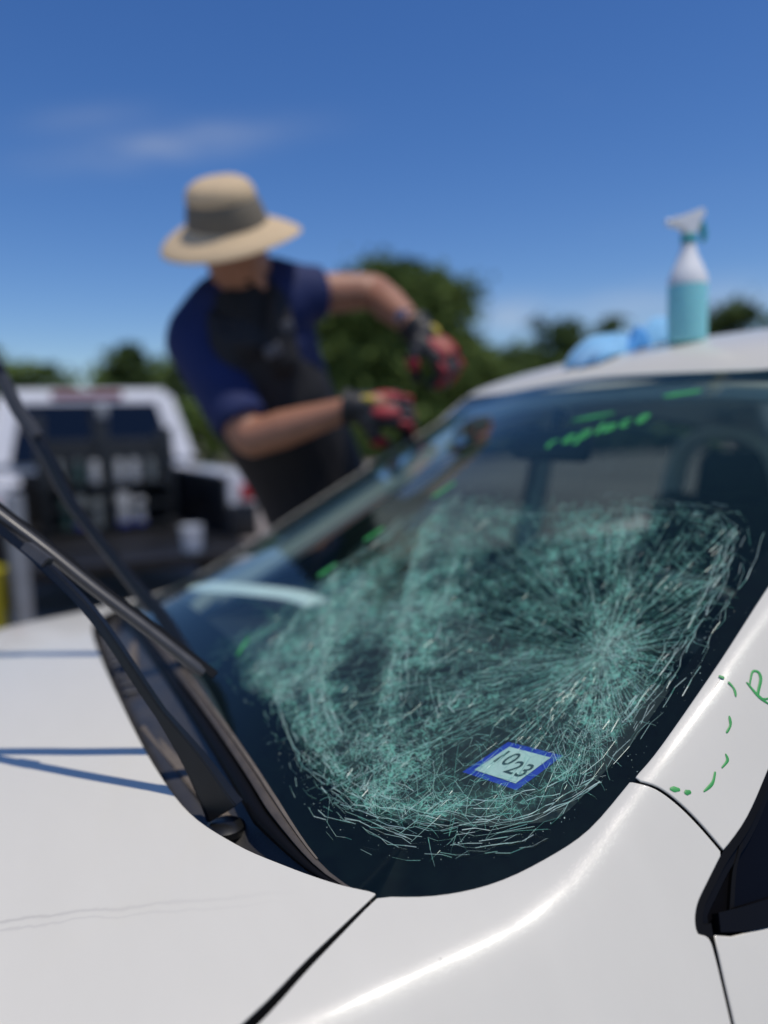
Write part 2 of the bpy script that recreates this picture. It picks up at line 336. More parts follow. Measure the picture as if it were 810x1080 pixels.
def lathe(name, prof, material, parent=None, n=32, mtx=None, wob=None, caps=True):
    V = []; Fc = []
    for i, (r, z) in enumerate(prof):
        for k in range(n):
            a = 2*pi*k/n; rr, zz = (r, z) if not wob else wob(r, z, a)
            v = Vector((rr*cos(a), rr*sin(a), zz)); V.append(mtx @ v if mtx else v)
    for i in range(len(prof)-1):
        for k in range(n): Fc.append((i*n+k, i*n+(k+1) % n, (i+1)*n+(k+1) % n, (i+1)*n+k))
    if caps:
        Fc.append(tuple(range(n))[::-1]); Fc.append(tuple((len(prof)-1)*n+k for k in range(n)))
    o = pydata(name, V, Fc, material, parent); return sharp(o, 50)
def smooth_path(pts, n=8):
    P = [Vector(p) for p in pts]; out = []
    for i in range(len(P)-1):
        p0, p1, p2, p3 = P[max(i-1, 0)], P[i], P[i+1], P[min(i+2, len(P)-1)]
        for k in range(n):
            t = k/n
            out.append(.5*((2*p1)+(p2-p0)*t+(2*p0-5*p1+4*p2-p3)*t*t+(3*p1-p0-3*p2+p3)*t**3))
    out.append(P[-1]); return out

# ------------------------------------------------------------------ ground and trees
def ground():
    m, n, l, b = nodes('dusty_concrete_lot')
    t = n.new('ShaderNodeTexCoord')
    z = n.new('ShaderNodeTexNoise'); z.inputs['Scale'].default_value = .35; z.inputs['Detail'].default_value = 8; l.new(t.outputs['Object'], z.inputs['Vector'])
    z2 = n.new('ShaderNodeTexNoise'); z2.inputs['Scale'].default_value = 14; z2.inputs['Detail'].default_value = 8; l.new(t.outputs['Object'], z2.inputs['Vector'])
    r = n.new('ShaderNodeValToRGB'); r.color_ramp.elements[0].color = (.20, .165, .14, 1); r.color_ramp.elements[1].color = (.36, .32, .28, 1)
    r.color_ramp.elements[0].position = .35; r.color_ramp.elements[1].position = .65
    ad = n.new('ShaderNodeMath'); ad.operation = 'ADD'; l.new(z.outputs['Fac'], ad.inputs[0])
    mu = n.new('ShaderNodeMath'); mu.operation = 'MULTIPLY_ADD'; l.new(z2.outputs['Fac'], mu.inputs[0]); mu.inputs[1].default_value = .4; mu.inputs[2].default_value = -.2
    l.new(mu.outputs[0], ad.inputs[1]); l.new(ad.outputs[0], r.inputs[0]); l.new(r.outputs[0], b.inputs['Base Color'])
    b.inputs['Roughness'].default_value = .9
    bu = n.new('ShaderNodeBump'); bu.inputs['Strength'].default_value = .4; bu.inputs['Distance'].default_value = .01; l.new(z2.outputs['Fac'], bu.inputs['Height']); l.new(bu.outputs[0], b.inputs['Normal'])
    o = pydata('ground', [(-900, -900, 0), (900, -900, 0), (900, 900, 0), (-900, 900, 0)], [(0, 1, 2, 3)], m, smooth=False)
    tag(o, kind='structure')
ground()
def leaf_mat(name, a, c):
    m, n, l, b = nodes(name)
    oi = n.new('ShaderNodeAttribute'); oi.attribute_name = 'tone'
    mx = n.new('ShaderNodeMix'); mx.data_type = 'RGBA'; l.new(oi.outputs['Fac'], mx.inputs[0])
    mx.inputs[6].default_value = (*a, 1); mx.inputs[7].default_value = (*c, 1); l.new(mx.outputs[2], b.inputs['Base Color'])
    b.inputs['Roughness'].default_value = .75; b.inputs['Specular IOR Level'].default_value = .25
    return m
M['leaf'] = leaf_mat('oak_leaves', (.058, .098, .020), (.150, .212, .048))
M['leaf2'] = leaf_mat('dark_oak_leaves', (.042, .074, .018), (.105, .155, .038))
def tree(name, loc, lobes, th, label, group, leaf='leaf', nleaf=9000, size=.34):
    """lobes: (dx, dy, z, radius, squash) in metres about the trunk's foot"""
    t = empty(name, loc, label, 'tree', group=group)
    P = [(0, 0, -.1), (.05*th, 0, th*.3), (-.02*th, .03*th, th*.6), (0, 0, th)]
    tube('trunk', smooth_path(P, 4), [th*.05*(1-.6*i/12) for i in range(13)], M['bark'], t, 8)
    for q in range(5):
        a = q*1.26+.4; L = lobes[q % len(lobes)]
        e = Vector((L[0], L[1], L[2])); s = Vector((0, 0, th*(.5+.09*q)))
        tube('limb', smooth_path([s, s.lerp(e, .5)+Vector((cos(a), sin(a), .4))*.3, e], 4), [th*.02*(1-.08*i) for i in range(9)], M['bark'], t, 6)
    vols = np.array([l[3]**3*l[4] for l in lobes]); cnt = (nleaf*vols/vols.sum()).astype(int)
    V = []; Fc = []; tone = []
    for (dx, dy, z, r, sq), c in zip(lobes, cnt):
        # clumps on the lobe, leaves inside each clump
        nk = max(6, c//60)
        d = RNG.normal(size=(nk, 3)); d /= np.linalg.norm(d, axis=1)[:, None]
        cc = d*(r*RNG.uniform(.45, 1.02, nk)**.6)[:, None]*np.array([1, 1, sq])+np.array([dx, dy, z])
        for k in range(nk):
            m_ = c//nk; rr = r*RNG.uniform(.16, .34); base = RNG.uniform(.1, .9)
            pts = cc[k]+RNG.normal(size=(m_, 3))*rr*np.array([.62, .62, .45])
            for p in pts:
                a = RNG.normal(size=3); a /= np.linalg.norm(a); b = np.cross(a, RNG.normal(size=3)); b /= np.linalg.norm(b)
                s = size*RNG.uniform(.5, 1.25); i = len(V)
                V += [p-a*s, p+b*s*.45, p+a*s, p-b*s*.45]; Fc.append((i, i+1, i+2, i+3)); tone += [min(1, max(0, base+RNG.normal()*.16))]*4
    o = pydata('crown', V, Fc, M[leaf], t, smooth=False)
    at = o.data.attributes.new('tone', 'FLOAT', 'POINT'); at.data.foreach_set('value', tone)
    return t
TG = 'trees beyond the parking lot'
tree('broad_tree', (20.8, 38.6, 0), [(0, 0, 7.6, 3.6, .95), (-3.2, 1.3, 6.2, 3.0, .9), (2.4, -1.2, 7.1, 2.9, .95), (.4, 0, 4.0, 4.6, .7), (-3.6, 1.6, 3.4, 3.4, .8), (3.2, -1.6, 4.1, 3.0, .8), (-.8, .6, 9.2, 2.3, .9), (-5.2, 2.2, 5.9, 2.6, .9), (-2.2, 1, 8.2, 2.4, .9), (2.0, -1, 8.8, 2.2, .9)], 7.5,
     'biggest tree, broad dark green dome rising behind the bent arm of the worker', TG, nleaf=28000, size=.30)
tree('tree', (38.5, 46.5, 0), [(0, 0, 6.9, 3.1, .9), (-3.6, 2.6, 4.3, 3.6, .8), (3.0, -2.4, 6.2, 3.0, .9), (.5, 0, 3.6, 4.6, .7), (5.6, -4.4, 5.2, 2.9, .8), (-6.5, 4.8, 4.4, 2.6, .8)], 6.5,
     'lower spreading tree right of the broad dome, behind the blue cloth', TG, 'leaf2', 10000, .45)
tree('tree', (50.8, 39.8, 0), [(0, 0, 7.2, 3.0, .9), (-2.4, 2.0, 5.2, 3.0, .8), (2.2, -1.8, 5.4, 2.9, .8), (0, 0, 3.2, 4.2, .7)], 6.5,
     'tree mostly hidden behind the spray bottle and the roof', TG, 'leaf2', 7000, .45)
tree('tree', (8.6, 61.4, 0), [(0, 0, 6.9, 1.6, .95), (-1.1, .3, 5.2, 1.6, .9), (1.2, -.3, 5.0, 1.7, .9), (0, 0, 3.5, 2.2, .8)], 6,
     'small round tree standing alone above the pickup cab', TG, 'leaf2', 6000, .40)
tree('tree', (29.5, 47.0, 0), [(0, 0, 4.7, 2.9, .8), (-2.6, 1.4, 4.2, 2.6, .8), (2.8, -1.8, 4.4, 2.8, .8), (0, 0, 2.6, 3.6, .7)], 5,
     'low shaded tree between the broad dome and the spreading tree', TG, 'leaf2', 6000, .42)
def hedge(name, a, b, h, th, label, n=9000, size=.4):
    t = empty(name, (0, 0, 0), label, 'hedge'); A = Vector(a); B = Vector(b); V = []; Fc = []; tone = []
    for i in range(n):
        u = RNG.random(); p = A.lerp(B, u); hh = h*(.82+.18*sin(u*23)+.10*sin(u*61+1))
        p = p+Vector((RNG.normal()*th*.4, RNG.normal()*th*.4, hh*RNG.random()**.7))
        q = RNG.normal(size=3); q /= np.linalg.norm(q); r = np.cross(q, RNG.normal(size=3)); r /= np.linalg.norm(r); s = size*RNG.uniform(.5, 1.3); p = np.array(p); k = len(V)
        V += [p-q*s, p+r*s*.5, p+q*s, p-r*s*.5]; Fc.append((k, k+1, k+2, k+3)); tone += [float(np.clip(.4+.3*sin(u*40)+RNG.normal()*.2, 0, 1))]*4
    o = pydata('crown', V, Fc, M['leaf'], t, smooth=False)
    o.data.attributes.new('tone', 'FLOAT', 'POINT').data.foreach_set('value', tone)
    for q in range(9):
        p = A.lerp(B, (q+.5)/9); tube('trunk', [p, p+Vector((.1, 0, h*.6))], [.12, .06], M['bark'], t, 6)
    return t
hedge('hedge', (-26, 82, 0), (44, 76, 0), 9.6, 4.0, 'long low green hedge along the horizon behind the pickup', n=14000, size=.6)
hedge('hedge', (30, 66, 0), (95, 28, 0), 6.2, 4.0, 'shaded hedge running behind the trees towards the spray bottle', n=12000, size=.6)
tree('tree', (33.5, 40.5, 0), [(0, 0, 3.9, 2.5, .8), (-2.2, 1.8, 3.4, 2.2, .8), (2.8, -2.0, 3.7, 2.4, .8), (0, 0, 2.2, 3.2, .7), (5.2, -3.6, 3.4, 2.2, .8)], 3.8,
     'low bushy tree filling the dip right of the biggest dome', TG, 'leaf', 7000, .40)
# ------------------------------------------------------------------ the white car: skin, panels
def softp(x, w): return w*np.log1p(np.exp(np.clip(np.asarray(x, float)/w, -60, 60)))
def sstep(x, a, b):
    t = np.clip((x-a)/(b-a), 0, 1); return t*t*(3-2*t)
RIDGE_V = [-1.1, -.40, -.266, -.116, -.048, .001, .048, .076, .129, .22, .309, .75]; RIDGE_S = [.84, .785, .713, .722, .728, .725, .717, .711, .704, .690, .674, .612]   # crest where the wing rolls over
def ztop(v, s):
    """height of the upper skin: bonnet, then pillar, roof, rear window and boot; s = distance from the centre line"""
    fwd = np.minimum(v+.2, 0)
    zh = .937-.050*(s/.7)**2+.10*(v+.2)-.10*fwd**2
    pil = zh+.445*softp(v+.03, .035)-.95*softp(s-np.interp(v, RIDGE_V, RIDGE_S), .009)
    r = np.maximum(v-.7, 0)
    roof = 1.378+.116*(1-np.exp(-r/.22))-.04*np.maximum(v-1.3, 0)**2-.035*(s/.6)**2-.06*np.maximum(.7-v, 0)
    roof = roof-.78*softp(v-2.08, .05)
    roof = roof+softp(.985-roof, .03)
    k = sstep(v, .66, .80)
    return pil*(1-k)+roof*k
SIDE_Z = np.linspace(.1, 1.65, 311)
_s = np.interp(SIDE_Z, [.15, .3, .55, .70, .78, .84, .89, .93, .97, 1.02, 1.36, 1.6], [.80, .84, .872, .870, .857, .830, .797, .768, .748, .729, .612, .53])
_k = np.exp(-(np.arange(-12, 13)*.005/.020)**2/2); _k /= _k.sum()
SIDE_S = np.convolve(np.pad(_s, 12, mode='edge'), _k, mode='valid')
def sside(v, z):
    """half width of the body side at height z"""
    s = np.interp(z, SIDE_Z, SIDE_S)
    return s-.16*np.clip(-.05-np.asarray(v, float), 0, .20)*np.clip((np.asarray(v, float)+.46)/.16, 0, 1)*np.clip((np.asarray(z, float)-.72)/.15, 0, 1)
def Fskin(v, s, z):
    a = z-ztop(v, s); b = (s-sside(v, z))*.80; k = .040
    h = np.maximum(k-np.abs(a-b), 0)/k
    return np.maximum(a, b)+h*h*k*.25
def zcen(v): return ztop(np.asarray(v, float), 0.0)-.60
def S(v, th):
    v = np.asarray(v, float); th = np.asarray(th, float)
    lo = np.full(np.broadcast(v, th).shape, .15); hi = np.full_like(lo, 1.4); z0 = zcen(v)
    for _ in range(38):
        m = (lo+hi)/2; f = Fskin(v, np.abs(m*np.sin(th)), z0+m*np.cos(th))
        lo = np.where(f < 0, m, lo); hi = np.where(f < 0, hi, m)
    m = (lo+hi)/2
    return np.stack([v+0*m, m*np.sin(th), z0+m*np.cos(th)], -1)
def SN(v, th):
    e = 2e-3
    d1 = S(v+e, th)-S(v-e, th); d2 = S(v, th+e)-S(v, th-e)
    n = np.cross(d1, d2); return n/np.linalg.norm(n, axis=-1, keepdims=True)
def vz(v, z, s=None):
    """(v, angle) of the driver-side body point at height z"""
    s = float(sside(v, z)) if s is None else s
    return (v, -atan2(s, z-float(zcen(v))))
def vzl(pts, step=.03):
    """dense (v, angle) line through (v, z) points"""
    out = []
    for (v0, z0), (v1, z1) in zip(pts[:-1], pts[1:]):
        n = max(1, int(abs(v1-v0)/step)); out += [vz(v0+(v1-v0)*i/n, z0+(z1-z0)*i/n) for i in range(n)]
    return out+[vz(*pts[-1])]
def inside(P, poly):
    x, y = P[:, 0], P[:, 1]; c = np.zeros(len(P), bool); j = len(poly)-1
    for i in range(len(poly)):
        xi, yi = poly[i]; xj, yj = poly[j]
        with np.errstate(divide='ignore', invalid='ignore'):
            c ^= ((yi > y) != (yj > y)) & (x < (xj-xi)*(y-yi)/(yj-yi+1e-12)+xi)
        j = i
    return c
def resample(poly, step):
    P = [np.array(p, float) for p in poly]; out = []
    for i in range(len(P)):
        a, b = P[i], P[(i+1) % len(P)]; n = max(1, int(np.linalg.norm(b-a)/step))
        out += [a+(b-a)*k/n for k in range(n)]
    return np.array(out)
def curve2(pts, n=6):
    return [(p.x, p.y) for p in smooth_path([(a, b, 0) for a, b in pts], n)]
def dist_to_poly(P, B):
    A = np.asarray(B); C_ = np.roll(A, -1, 0); ab = C_-A; l2 = (ab*ab).sum(1)+1e-12; out = np.empty(len(P))
    for i in range(0, len(P), 4000):
        q = P[i:i+4000, None, :]-A[None]; t = np.clip((q*ab[None]).sum(2)/l2, 0, 1); out[i:i+4000] = np.sqrt(((q-t[..., None]*ab[None])**2).sum(2).min(1))
    return out
def fill(poly, step, grid, jitter=0):
    """triangulate a 2-D polygon with inner grid points"""
    B = resample(poly, step); lo = B.min(0); hi = B.max(0)
    gx, gy = np.meshgrid(np.arange(lo[0], hi[0], grid), np.arange(lo[1], hi[1], grid)); G = np.stack([gx.ravel(), gy.ravel()], 1)
    G = G+.013*grid
    G = G[inside(G, B)]; G = G[dist_to_poly(G, B) > grid*.55] if len(G) else G
    pts = [Vector(p) for p in B]+[Vector(p) for p in G]
    nb = len(B)
    r = delaunay_2d_cdt(pts, [(i, (i+1) % nb) for i in range(nb)], [list(range(nb))], 1, 1e-6)
    return np.array([(p.x, p.y) for p in r[0]]), [list(f) for f in r[2]], [list(o) for o in r[3]], nb
def panel(name, poly, material, parent, off=0.0, step=.010, grid=.02, flange=.016, round_=.0016, label=None):
    """a body panel: a region of the skin in (v, angle), with rolled edges and a returned flange"""
    P, Fc, orig, nb = fill(poly, step, grid)
    W = S(P[:, 0], P[:, 1]); Nn = SN(P[:, 0], P[:, 1])
    W = W+Nn*off
    # boundary loop in order
    om = {}
    for i, o in enumerate(orig):
        for q in o:
            if q < nb: om[q] = i
    loop = [om[i] for i in range(nb) if i in om]
    lp = [loop[0]]
    for q in loop[1:]:
        if q != lp[-1]: lp.append(q)
    area = sum(P[a][0]*P[b][1]-P[b][0]*P[a][1] for a, b in zip(lp, lp[1:]+lp[:1]))
    V = [tuple(w) for w in W]; NV = [n for n in Nn]
    n = len(lp); L = W[lp]; NL = Nn[lp]
    tan = np.roll(L, -1, 0)-np.roll(L, 1, 0); tan /= np.linalg.norm(tan, axis=1)[:, None]+1e-12
    out = np.cross(tan, NL)*(1 if area > 0 else -1)
    ring = list(lp); rings = []
    for a in (30, 60, 90):
        a = radians(a); ps = L+out*round_*sin(a)-NL*round_*(1-cos(a)); nn = NL*cos(a)+out*sin(a)
        idx = list(range(len(V), len(V)+n)); V += [tuple(p) for p in ps]; NV += list(nn); rings.append(idx)
    ps = L+out*round_-NL*(round_+flange); idx = list(range(len(V), len(V)+n)); V += [tuple(p) for p in ps]; NV += list(out); rings.append(idx)
    up = []
    for f in Fc:
        a, b, c = (np.array(V[q]) for q in f[:3]); nn = np.cross(b-a, c-a)
        up.append(f if nn@NV[f[0]] > 0 else f[::-1])
    Fc = up
    for rg in rings:
        for k in range(n):
            k2 = (k+1) % n; q = (ring[k], ring[k2], rg[k2], rg[k]); Fc.append(q if area < 0 else q[::-1])
        ring = rg
    # face winding check of the flange against its normals
    me = bpy.data.meshes.new(name); me.from_pydata([tuple(map(float, v)) for v in V], [], [tuple(f) for f in Fc]); me.update()
    pn = np.zeros(len(me.polygons)*3); me.polygons.foreach_get('normal', pn); pn = pn.reshape(-1, 3)
    bad = [i for i, f in enumerate(Fc) if pn[i]@np.mean([NV[q] for q in f], 0) < 0]
    if bad:
        me.clear_geometry()
        for i in bad: Fc[i] = Fc[i][::-1]
        me.from_pydata([tuple(map(float, v)) for v in V], [], [tuple(f) for f in Fc]); me.update()
    o = link(name, me, material, parent)
    if material is M['paint']:
        me.materials.append(M['dark'])  # return flange coloured dark to stand in for shade inside the gaps
        for q in range(len(Fc)-n, len(Fc)): me.polygons[q].material_index = 1
    me.normals_split_custom_set_from_vertices([tuple(map(float, v)) for v in NV])
    if label: o['label'] = label
    return o
def mirror(poly): return [(a, -b) for a, b in poly]

car = empty('white_car', (0, 0, 0), 'pearl white sedan in front with shattered windshield and wipers lifted', 'car')
WS = [(-.137, -.857), (-.098, -.880), (-.055, -.895), (-.006, -.905), (.038, -.911)]           # windshield rim beside the fender
hr = [(-.138, -.8535), (-.163, -.828), (-.192, -.788), (-.222, -.735), (-.249, -.655), (-.262, -.537), (-.269, -.365), (-.2725, -.10)]
hrear = curve2(hr, 5)
gap = curve2([(-.138, -.8535), (-.209, -.8785), (-.269, -.9005), (-.40, -.935), (-.60, -.965), (-1.08, -.985)], 4)
hood_poly = gap[::-1]+hrear[1:]+mirror(hrear)[::-1][:-1]+mirror(gap)[1:]
hood = panel('hood', hood_poly, M['paint'], car, grid=.03)
# wheel arch of the front fender
arch = []
for k in range(13):
    a = pi*k/12; v = -.68+.37*cos(a); z = .34+.37*sin(a); arch.append(vz(v, max(z, .2)))
fgap = [(v, t-.0064-.0065*min(1, max(0, -(v+.15)/.14))) for v, t in gap]
door_edge = [(.134, -1.0095), (.110, -1.0145), (.092, -1.0190), (.0825, -1.0265), (.0798, -1.036), (.0865, -1.0455), (.0845, -1.058), (.0790, -1.077), (.071, -1.105)]
seam = curve2([(.0935, -.9085), (.106, -.927), (.117, -.952), (.126, -.979), (.134, -1.0085)], 4)   # shut line between fender and pillar
fender_poly = fgap[::-1]+curve2([(-.134, -.8605)]+WS[1:]+[(.090, -.9072)], 4)[1:]+[(v-.0027, t) for v, t in seam]+[(v-.0006, t) for v, t in curve2(door_edge, 5)[1:]]+[vz(.062, .70), vz(.055, .45), vz(.05, .22), vz(-.30, .22)]+arch[1:-1]+[vz(-1.06, .22), vz(-1.08, .55)]
panel('fender', fender_poly, M['paint'], car, label='white front fender facing the camera')
panel('fender', mirror(fender_poly), M['paint'], car, grid=.03, label='white front fender on the far side')
# pillar, roof rail and rear pillar in one pressing
edgeA = curve2([(.0975, -.9075), (.134, -.9045), (.232, -.8880), (.326, -.869), (.45, -.846), (.60, -.815), (.75, -.785)], 5)
winT = curve2([(.1365, -1.0095), (.172, -1.0085), (.216, -.9965), (.30, -.968)], 4)
top_line = [vz(.45, 1.09), vz(.52, 1.127), vz(.60, 1.165), vz(.66, 1.191), vz(.70, 1.207), vz(.75, 1.225), vz(.80, 1.240), vz(.95, 1.275), vz(1.2, 1.30), vz(1.5, 1.295), vz(1.8, 1.25), vz(2.05, 1.14), vz(2.2, 1.0), vz(2.22, .915)]
winL = winT+curve2(top_line, 3)
pil_poly = edgeA+[(.80, -.79), (1.2, -.80), (1.6, -.80), (2.06, -.79), (2.3, -.87), (2.62, -.95), vz(2.62, .90), vz(2.40, .895)]+winL[::-1]
pil_poly = pil_poly+[(v+.0027, t) for v, t in seam[::-1]][1:-1]
panel('body_side', pil_poly, M['paint'], car, label='white windshield pillar and roof rail nearest the camera')
panel('body_side', mirror(pil_poly), M['paint'], car, grid=.03, label='white windshield pillar and roof rail on the far side')
head = [(.753-.053*(1-(y/.79)**2), y) for y in np.linspace(-.785, .785, 25)]
roof_poly = head+[(1.2, .795), (1.6, .795), (2.05, .785)]+[(2.05, -.785), (1.6, -.795), (1.2, -.795)]
panel('roof', roof_poly, M['paint'], car, grid=.03)
panel('rear_window', [(2.075, -.78), (2.30, -.85), (2.56, -.92), (2.56, .92), (2.30, .85), (2.075, .78)], M['clear_glass'], car, off=-.006, grid=.05, flange=.004)
panel('trunk_lid', [(2.63, -.93), (3.15, -.93), (3.15, .93), (2.63, .93)], M['paint'], car, grid=.05)
# doors
lower = [vz(1.06, .880), vz(1.06, .6), vz(1.06, .22), vz(.06, .22), vz(.061, .45), vz(.068, .70), (.077, -1.105), (.0850, -1.077), (.0905, -1.060)]
fd_poly = [(.0935, -1.0495), (.106, -1.0610), (.124, -1.0720), (.141, -1.0830), *vzl([(.20, .8725), (.60, .875), (1.055, .880)])]+lower
rd_poly = [*vzl([(1.067, .880), (1.5, .885), (1.93, .89)]), vz(1.96, .7), vz(1.9, .45), vz(1.85, .22), vz(1.067, .22), vz(1.067, .6)]
arch2 = []
for k in range(13):
    a = pi*k/12; v = 2.30+.37*cos(a); z = .34+.37*sin(a); arch2.append(vz(v, max(z, .2)))
rq_poly = [*vzl([(1.938, .89), (2.3, .89), (2.62, .89), (3.15, .87)]), vz(3.15, .22), vz(2.7, .22)]+arch2[1:-1]+[vz(1.90, .22), vz(1.908, .45), vz(1.967, .7)]
for sgn, nm in ((1, 'camera'), (-1, 'far')):
    mr = (lambda q: q) if sgn > 0 else mirror
    d = panel('front_door', mr(fd_poly), M['paint'], car, grid=.025)
    box('handle', (.93, -.866*sgn, .80), (.17, .025, .03), M['paint'], d, bevel=.008)
    d = panel('rear_door', mr(rd_poly), M['paint'], car, grid=.05)
    box('handle', (1.80, -.866*sgn, .81), (.17, .025, .03), M['paint'], d, bevel=.008)
    panel('rear_quarter', mr(rq_poly), M['paint'], car, grid=.05)
# black trim round the door window
def strip_on_skin(name, pa, pb, off, depth, material, parent):
    """a solid band on the skin between two lines of (v, angle)"""
    n = len(pa); V = []; Fc = []
    A = np.array(pa); B = np.array(pb)
    for Q, o in ((A, off), (B, off), (B, off-depth), (A, off-depth)):
        W = S(Q[:, 0], Q[:, 1])+SN(Q[:, 0], Q[:, 1])*o; V += list(W)
    for k in range(4):
        for i in range(n-1):
            a, b = k*n+i, k*n+i+1; c, d = ((k+1) % 4)*n+i+1, ((k+1) % 4)*n+i; Fc.append((a, b, c, d))
    Fc += [(0, n, 2*n, 3*n), (n-1, 2*n-1, 3*n-1, 4*n-1)]
    bm = bmesh.new(); me = bpy.data.meshes.new('t'); me.from_pydata([tuple(map(float, v)) for v in V], [], Fc); bm.from_mesh(me); bpy.data.meshes.remove(me)
    return from_bm(name, bm, material, parent, ang=40)
for sgn in (1, -1):
    mr = (lambda q: q) if sgn > 0 else mirror
    # outer seal follows the front corner and the pillar edge
    corner = [(.0925, -1.0475), (.0860, -1.0440), (.0812, -1.0360), (.0840, -1.0275), (.0930, -1.0200), (.1108, -1.0158), (.1360, -1.0115), (.173, -1.0102), (.217, -.9985), (.30, -.970)]
    ca = curve2(corner+[(a, b-.002) for a, b in top_line[:12]], 9)
    def shifted(line, w1, w2):
        out = []
        for i, (a, b) in enumerate(line):
            a0, b0 = line[max(i-1, 0)]; a1, b1 = line[min(i+1, len(line)-1)]; t = np.array([a1-a0, b1-b0]); t /= np.linalg.norm(t)+1e-9; out.append((a+t[1]*w1, b-t[0]*w2))
        return out
    inner = shifted(ca, .0075, .0085)
    strip_on_skin('window_seal', mr(ca), mr(inner), -.0015, .012, M['seal_black'], car)
    inner2 = shifted(inner, .007, .008)
    strip_on_skin('window_frame', mr(inner), mr(inner2), -.006, .012, M['black_gloss'], car)
    # belt moulding
    b0 = [(.0985, -1.0500), (.119, -1.0660), (.141, -1.0812), *vzl([(.20, .873), (.45, .875), (.75, .878), (1.05, .881)])]
    b1 = [(.1045, -1.0390), (.128, -1.0535), (.153, -1.0680), *vzl([(.20, .889), (.45, .892), (.75, .896), (1.05, .899)])]
    strip_on_skin('belt_moulding', mr(curve2(b0, 4)), mr(curve2(b1, 4)), .001, .014, M['black_gloss'], car)
    r0 = vzl([(1.07, .882), (1.5, .887), (1.92, .892), (2.2, .90)]); r1 = vzl([(1.07, .900), (1.5, .905), (1.92, .910), (2.2, .917)])
    strip_on_skin('belt_moulding', mr(r0), mr(r1), .001, .014, M['black_gloss'], car)
    # quarter light: divider bar, black corner cap and the panes
    dv0 = [(.1700, -1.0105), (.1520, -1.0240), (.1370, -1.0310), (.1180, -1.0480)]
    strip_on_skin('divider_bar', mr(curve2(dv0, 4)), mr(curve2([(a+.006, b-.001) for a, b in dv0], 4)), -.005, .010, M['seal_black'], car)
    panel('corner_cap', mr([(.0935, -1.040), (.0945, -1.032), (.100, -1.027), (.115, -1.022), (.138, -1.0175), (.166, -1.0115), (.150, -1.0245), (.136, -1.0320), (.118, -1.0490), (.106, -1.0420)]), M['frit'], car, off=-.010, grid=.02, flange=.006)
    panel('quarter_glass', mr([(.122, -1.0490), (.141, -1.0320), (.157, -1.0245), (.176, -1.0125), (.217, -1.006), (.30, -.978), vz(.36, 1.00), vz(.36, .885), vz(.25, .884), (.150, -1.0660)]), M['quarter'], car, off=-.013, grid=.03, flange=.003)
    panel('door_glass', mr([vz(.37, .885), *vzl([(.37, 1.005), (.45, 1.065), (.60, 1.14), (.80, 1.21), (1.04, 1.26)]), *vzl([(1.06, .89), (.40, .885)])]), M['side_glass'], car, off=-.013, grid=.05, flange=.003)
    panel('door_glass', mr([vz(1.10, .895), vz(1.10, 1.27), vz(1.45, 1.27), vz(1.75, 1.22), vz(1.98, 1.14), vz(2.15, .99), vz(2.17, .915)]), M['side_glass'], car, off=-.013, grid=.05, flange=.003)
    strip_on_skin('centre_pillar', mr([vz(1.055, .89), vz(1.045, 1.27)]), mr([vz(1.115, .89), vz(1.105, 1.27)]), -.008, .02, M['black_gloss'], car)
# wheels
for v in (-.68, 2.30):
    for y in (-.76, .76):
        mt = Matrix.Translation((v, y, .32)) @ Matrix.Rotation(pi/2*(1 if y < 0 else -1), 4, 'X')
        w = lathe('wheel', [(.20, -.09), (.29, -.10), (.318, -.07), (.32, 0), (.318, .07), (.29, .10), (.20, .09)], M['tyre'], car, 36, mt)
        rm = lathe('rim', [(.02, .04), (.06, .06), (.10, .045), (.18, .06), (.205, .085), (.205, -.08)], M['alloy'], w, 30, mt)
# underbody, firewall, floor: dark lining that closes the cabin and the engine bay
bm = bmesh.new()
add_box(bm, Vector((1.35, 0, .25)), (3.2, 1.50, .04)); add_box(bm, Vector((-.10, 0, .58)), (.03, 1.30, .60)); add_box(bm, Vector((2.45, 0, .62)), (.03, 1.45, .66)); add_box(bm, Vector((-.62, 0, .50)), (.85, .95, .40))
from_bm('underbody', bm, M['dark'], car, smooth=False)
nose = box('front_bumper', (-1.12, 0, .52), (.16, 1.60, .50), M['paint'], car, bevel=.06, seg=4)
box('grille', (-1.205, 0, .56), (.012, .9, .2), M['black_gloss'], nose, bevel=.004)
for s_ in (-1, 1): box('headlight', (-1.10, s_*.62, .71), (.2, .34, .10), M['clear_glass'], car, bevel=.03)
box('rear_bumper', (3.17, 0, .50), (.14, 1.62, .50), M['paint'], car, bevel=.05, seg=4)
box('rear_panel', (3.155, 0, .84), (.04, 1.50, .22), M['paint'], car, bevel=.015)
for s_ in (-1, 1): box('tail_light', (3.17, s_*.62, .82), (.05, .28, .12), M['lamp_red'], car, bevel=.015)
# under-skin behind the shut lines so the gaps read black
panel('inner_structure', [(-1.06, -.97), (-.6, -.95), (-.27, -.88), (-.16, -.83), (-.17, -.90), (-.10, -.90), (.03, -.925), (.13, -.92), (.165, -1.00), (.12, -1.025), (.10, -1.06), (.11, -1.25), (.05, -1.3), (.02, -1.05), (-.1, -.96), (-.25, -.95), (-.6, -1.02), (-1.06, -1.05)], M['dark'], car, off=-.021, grid=.03, flange=.01)

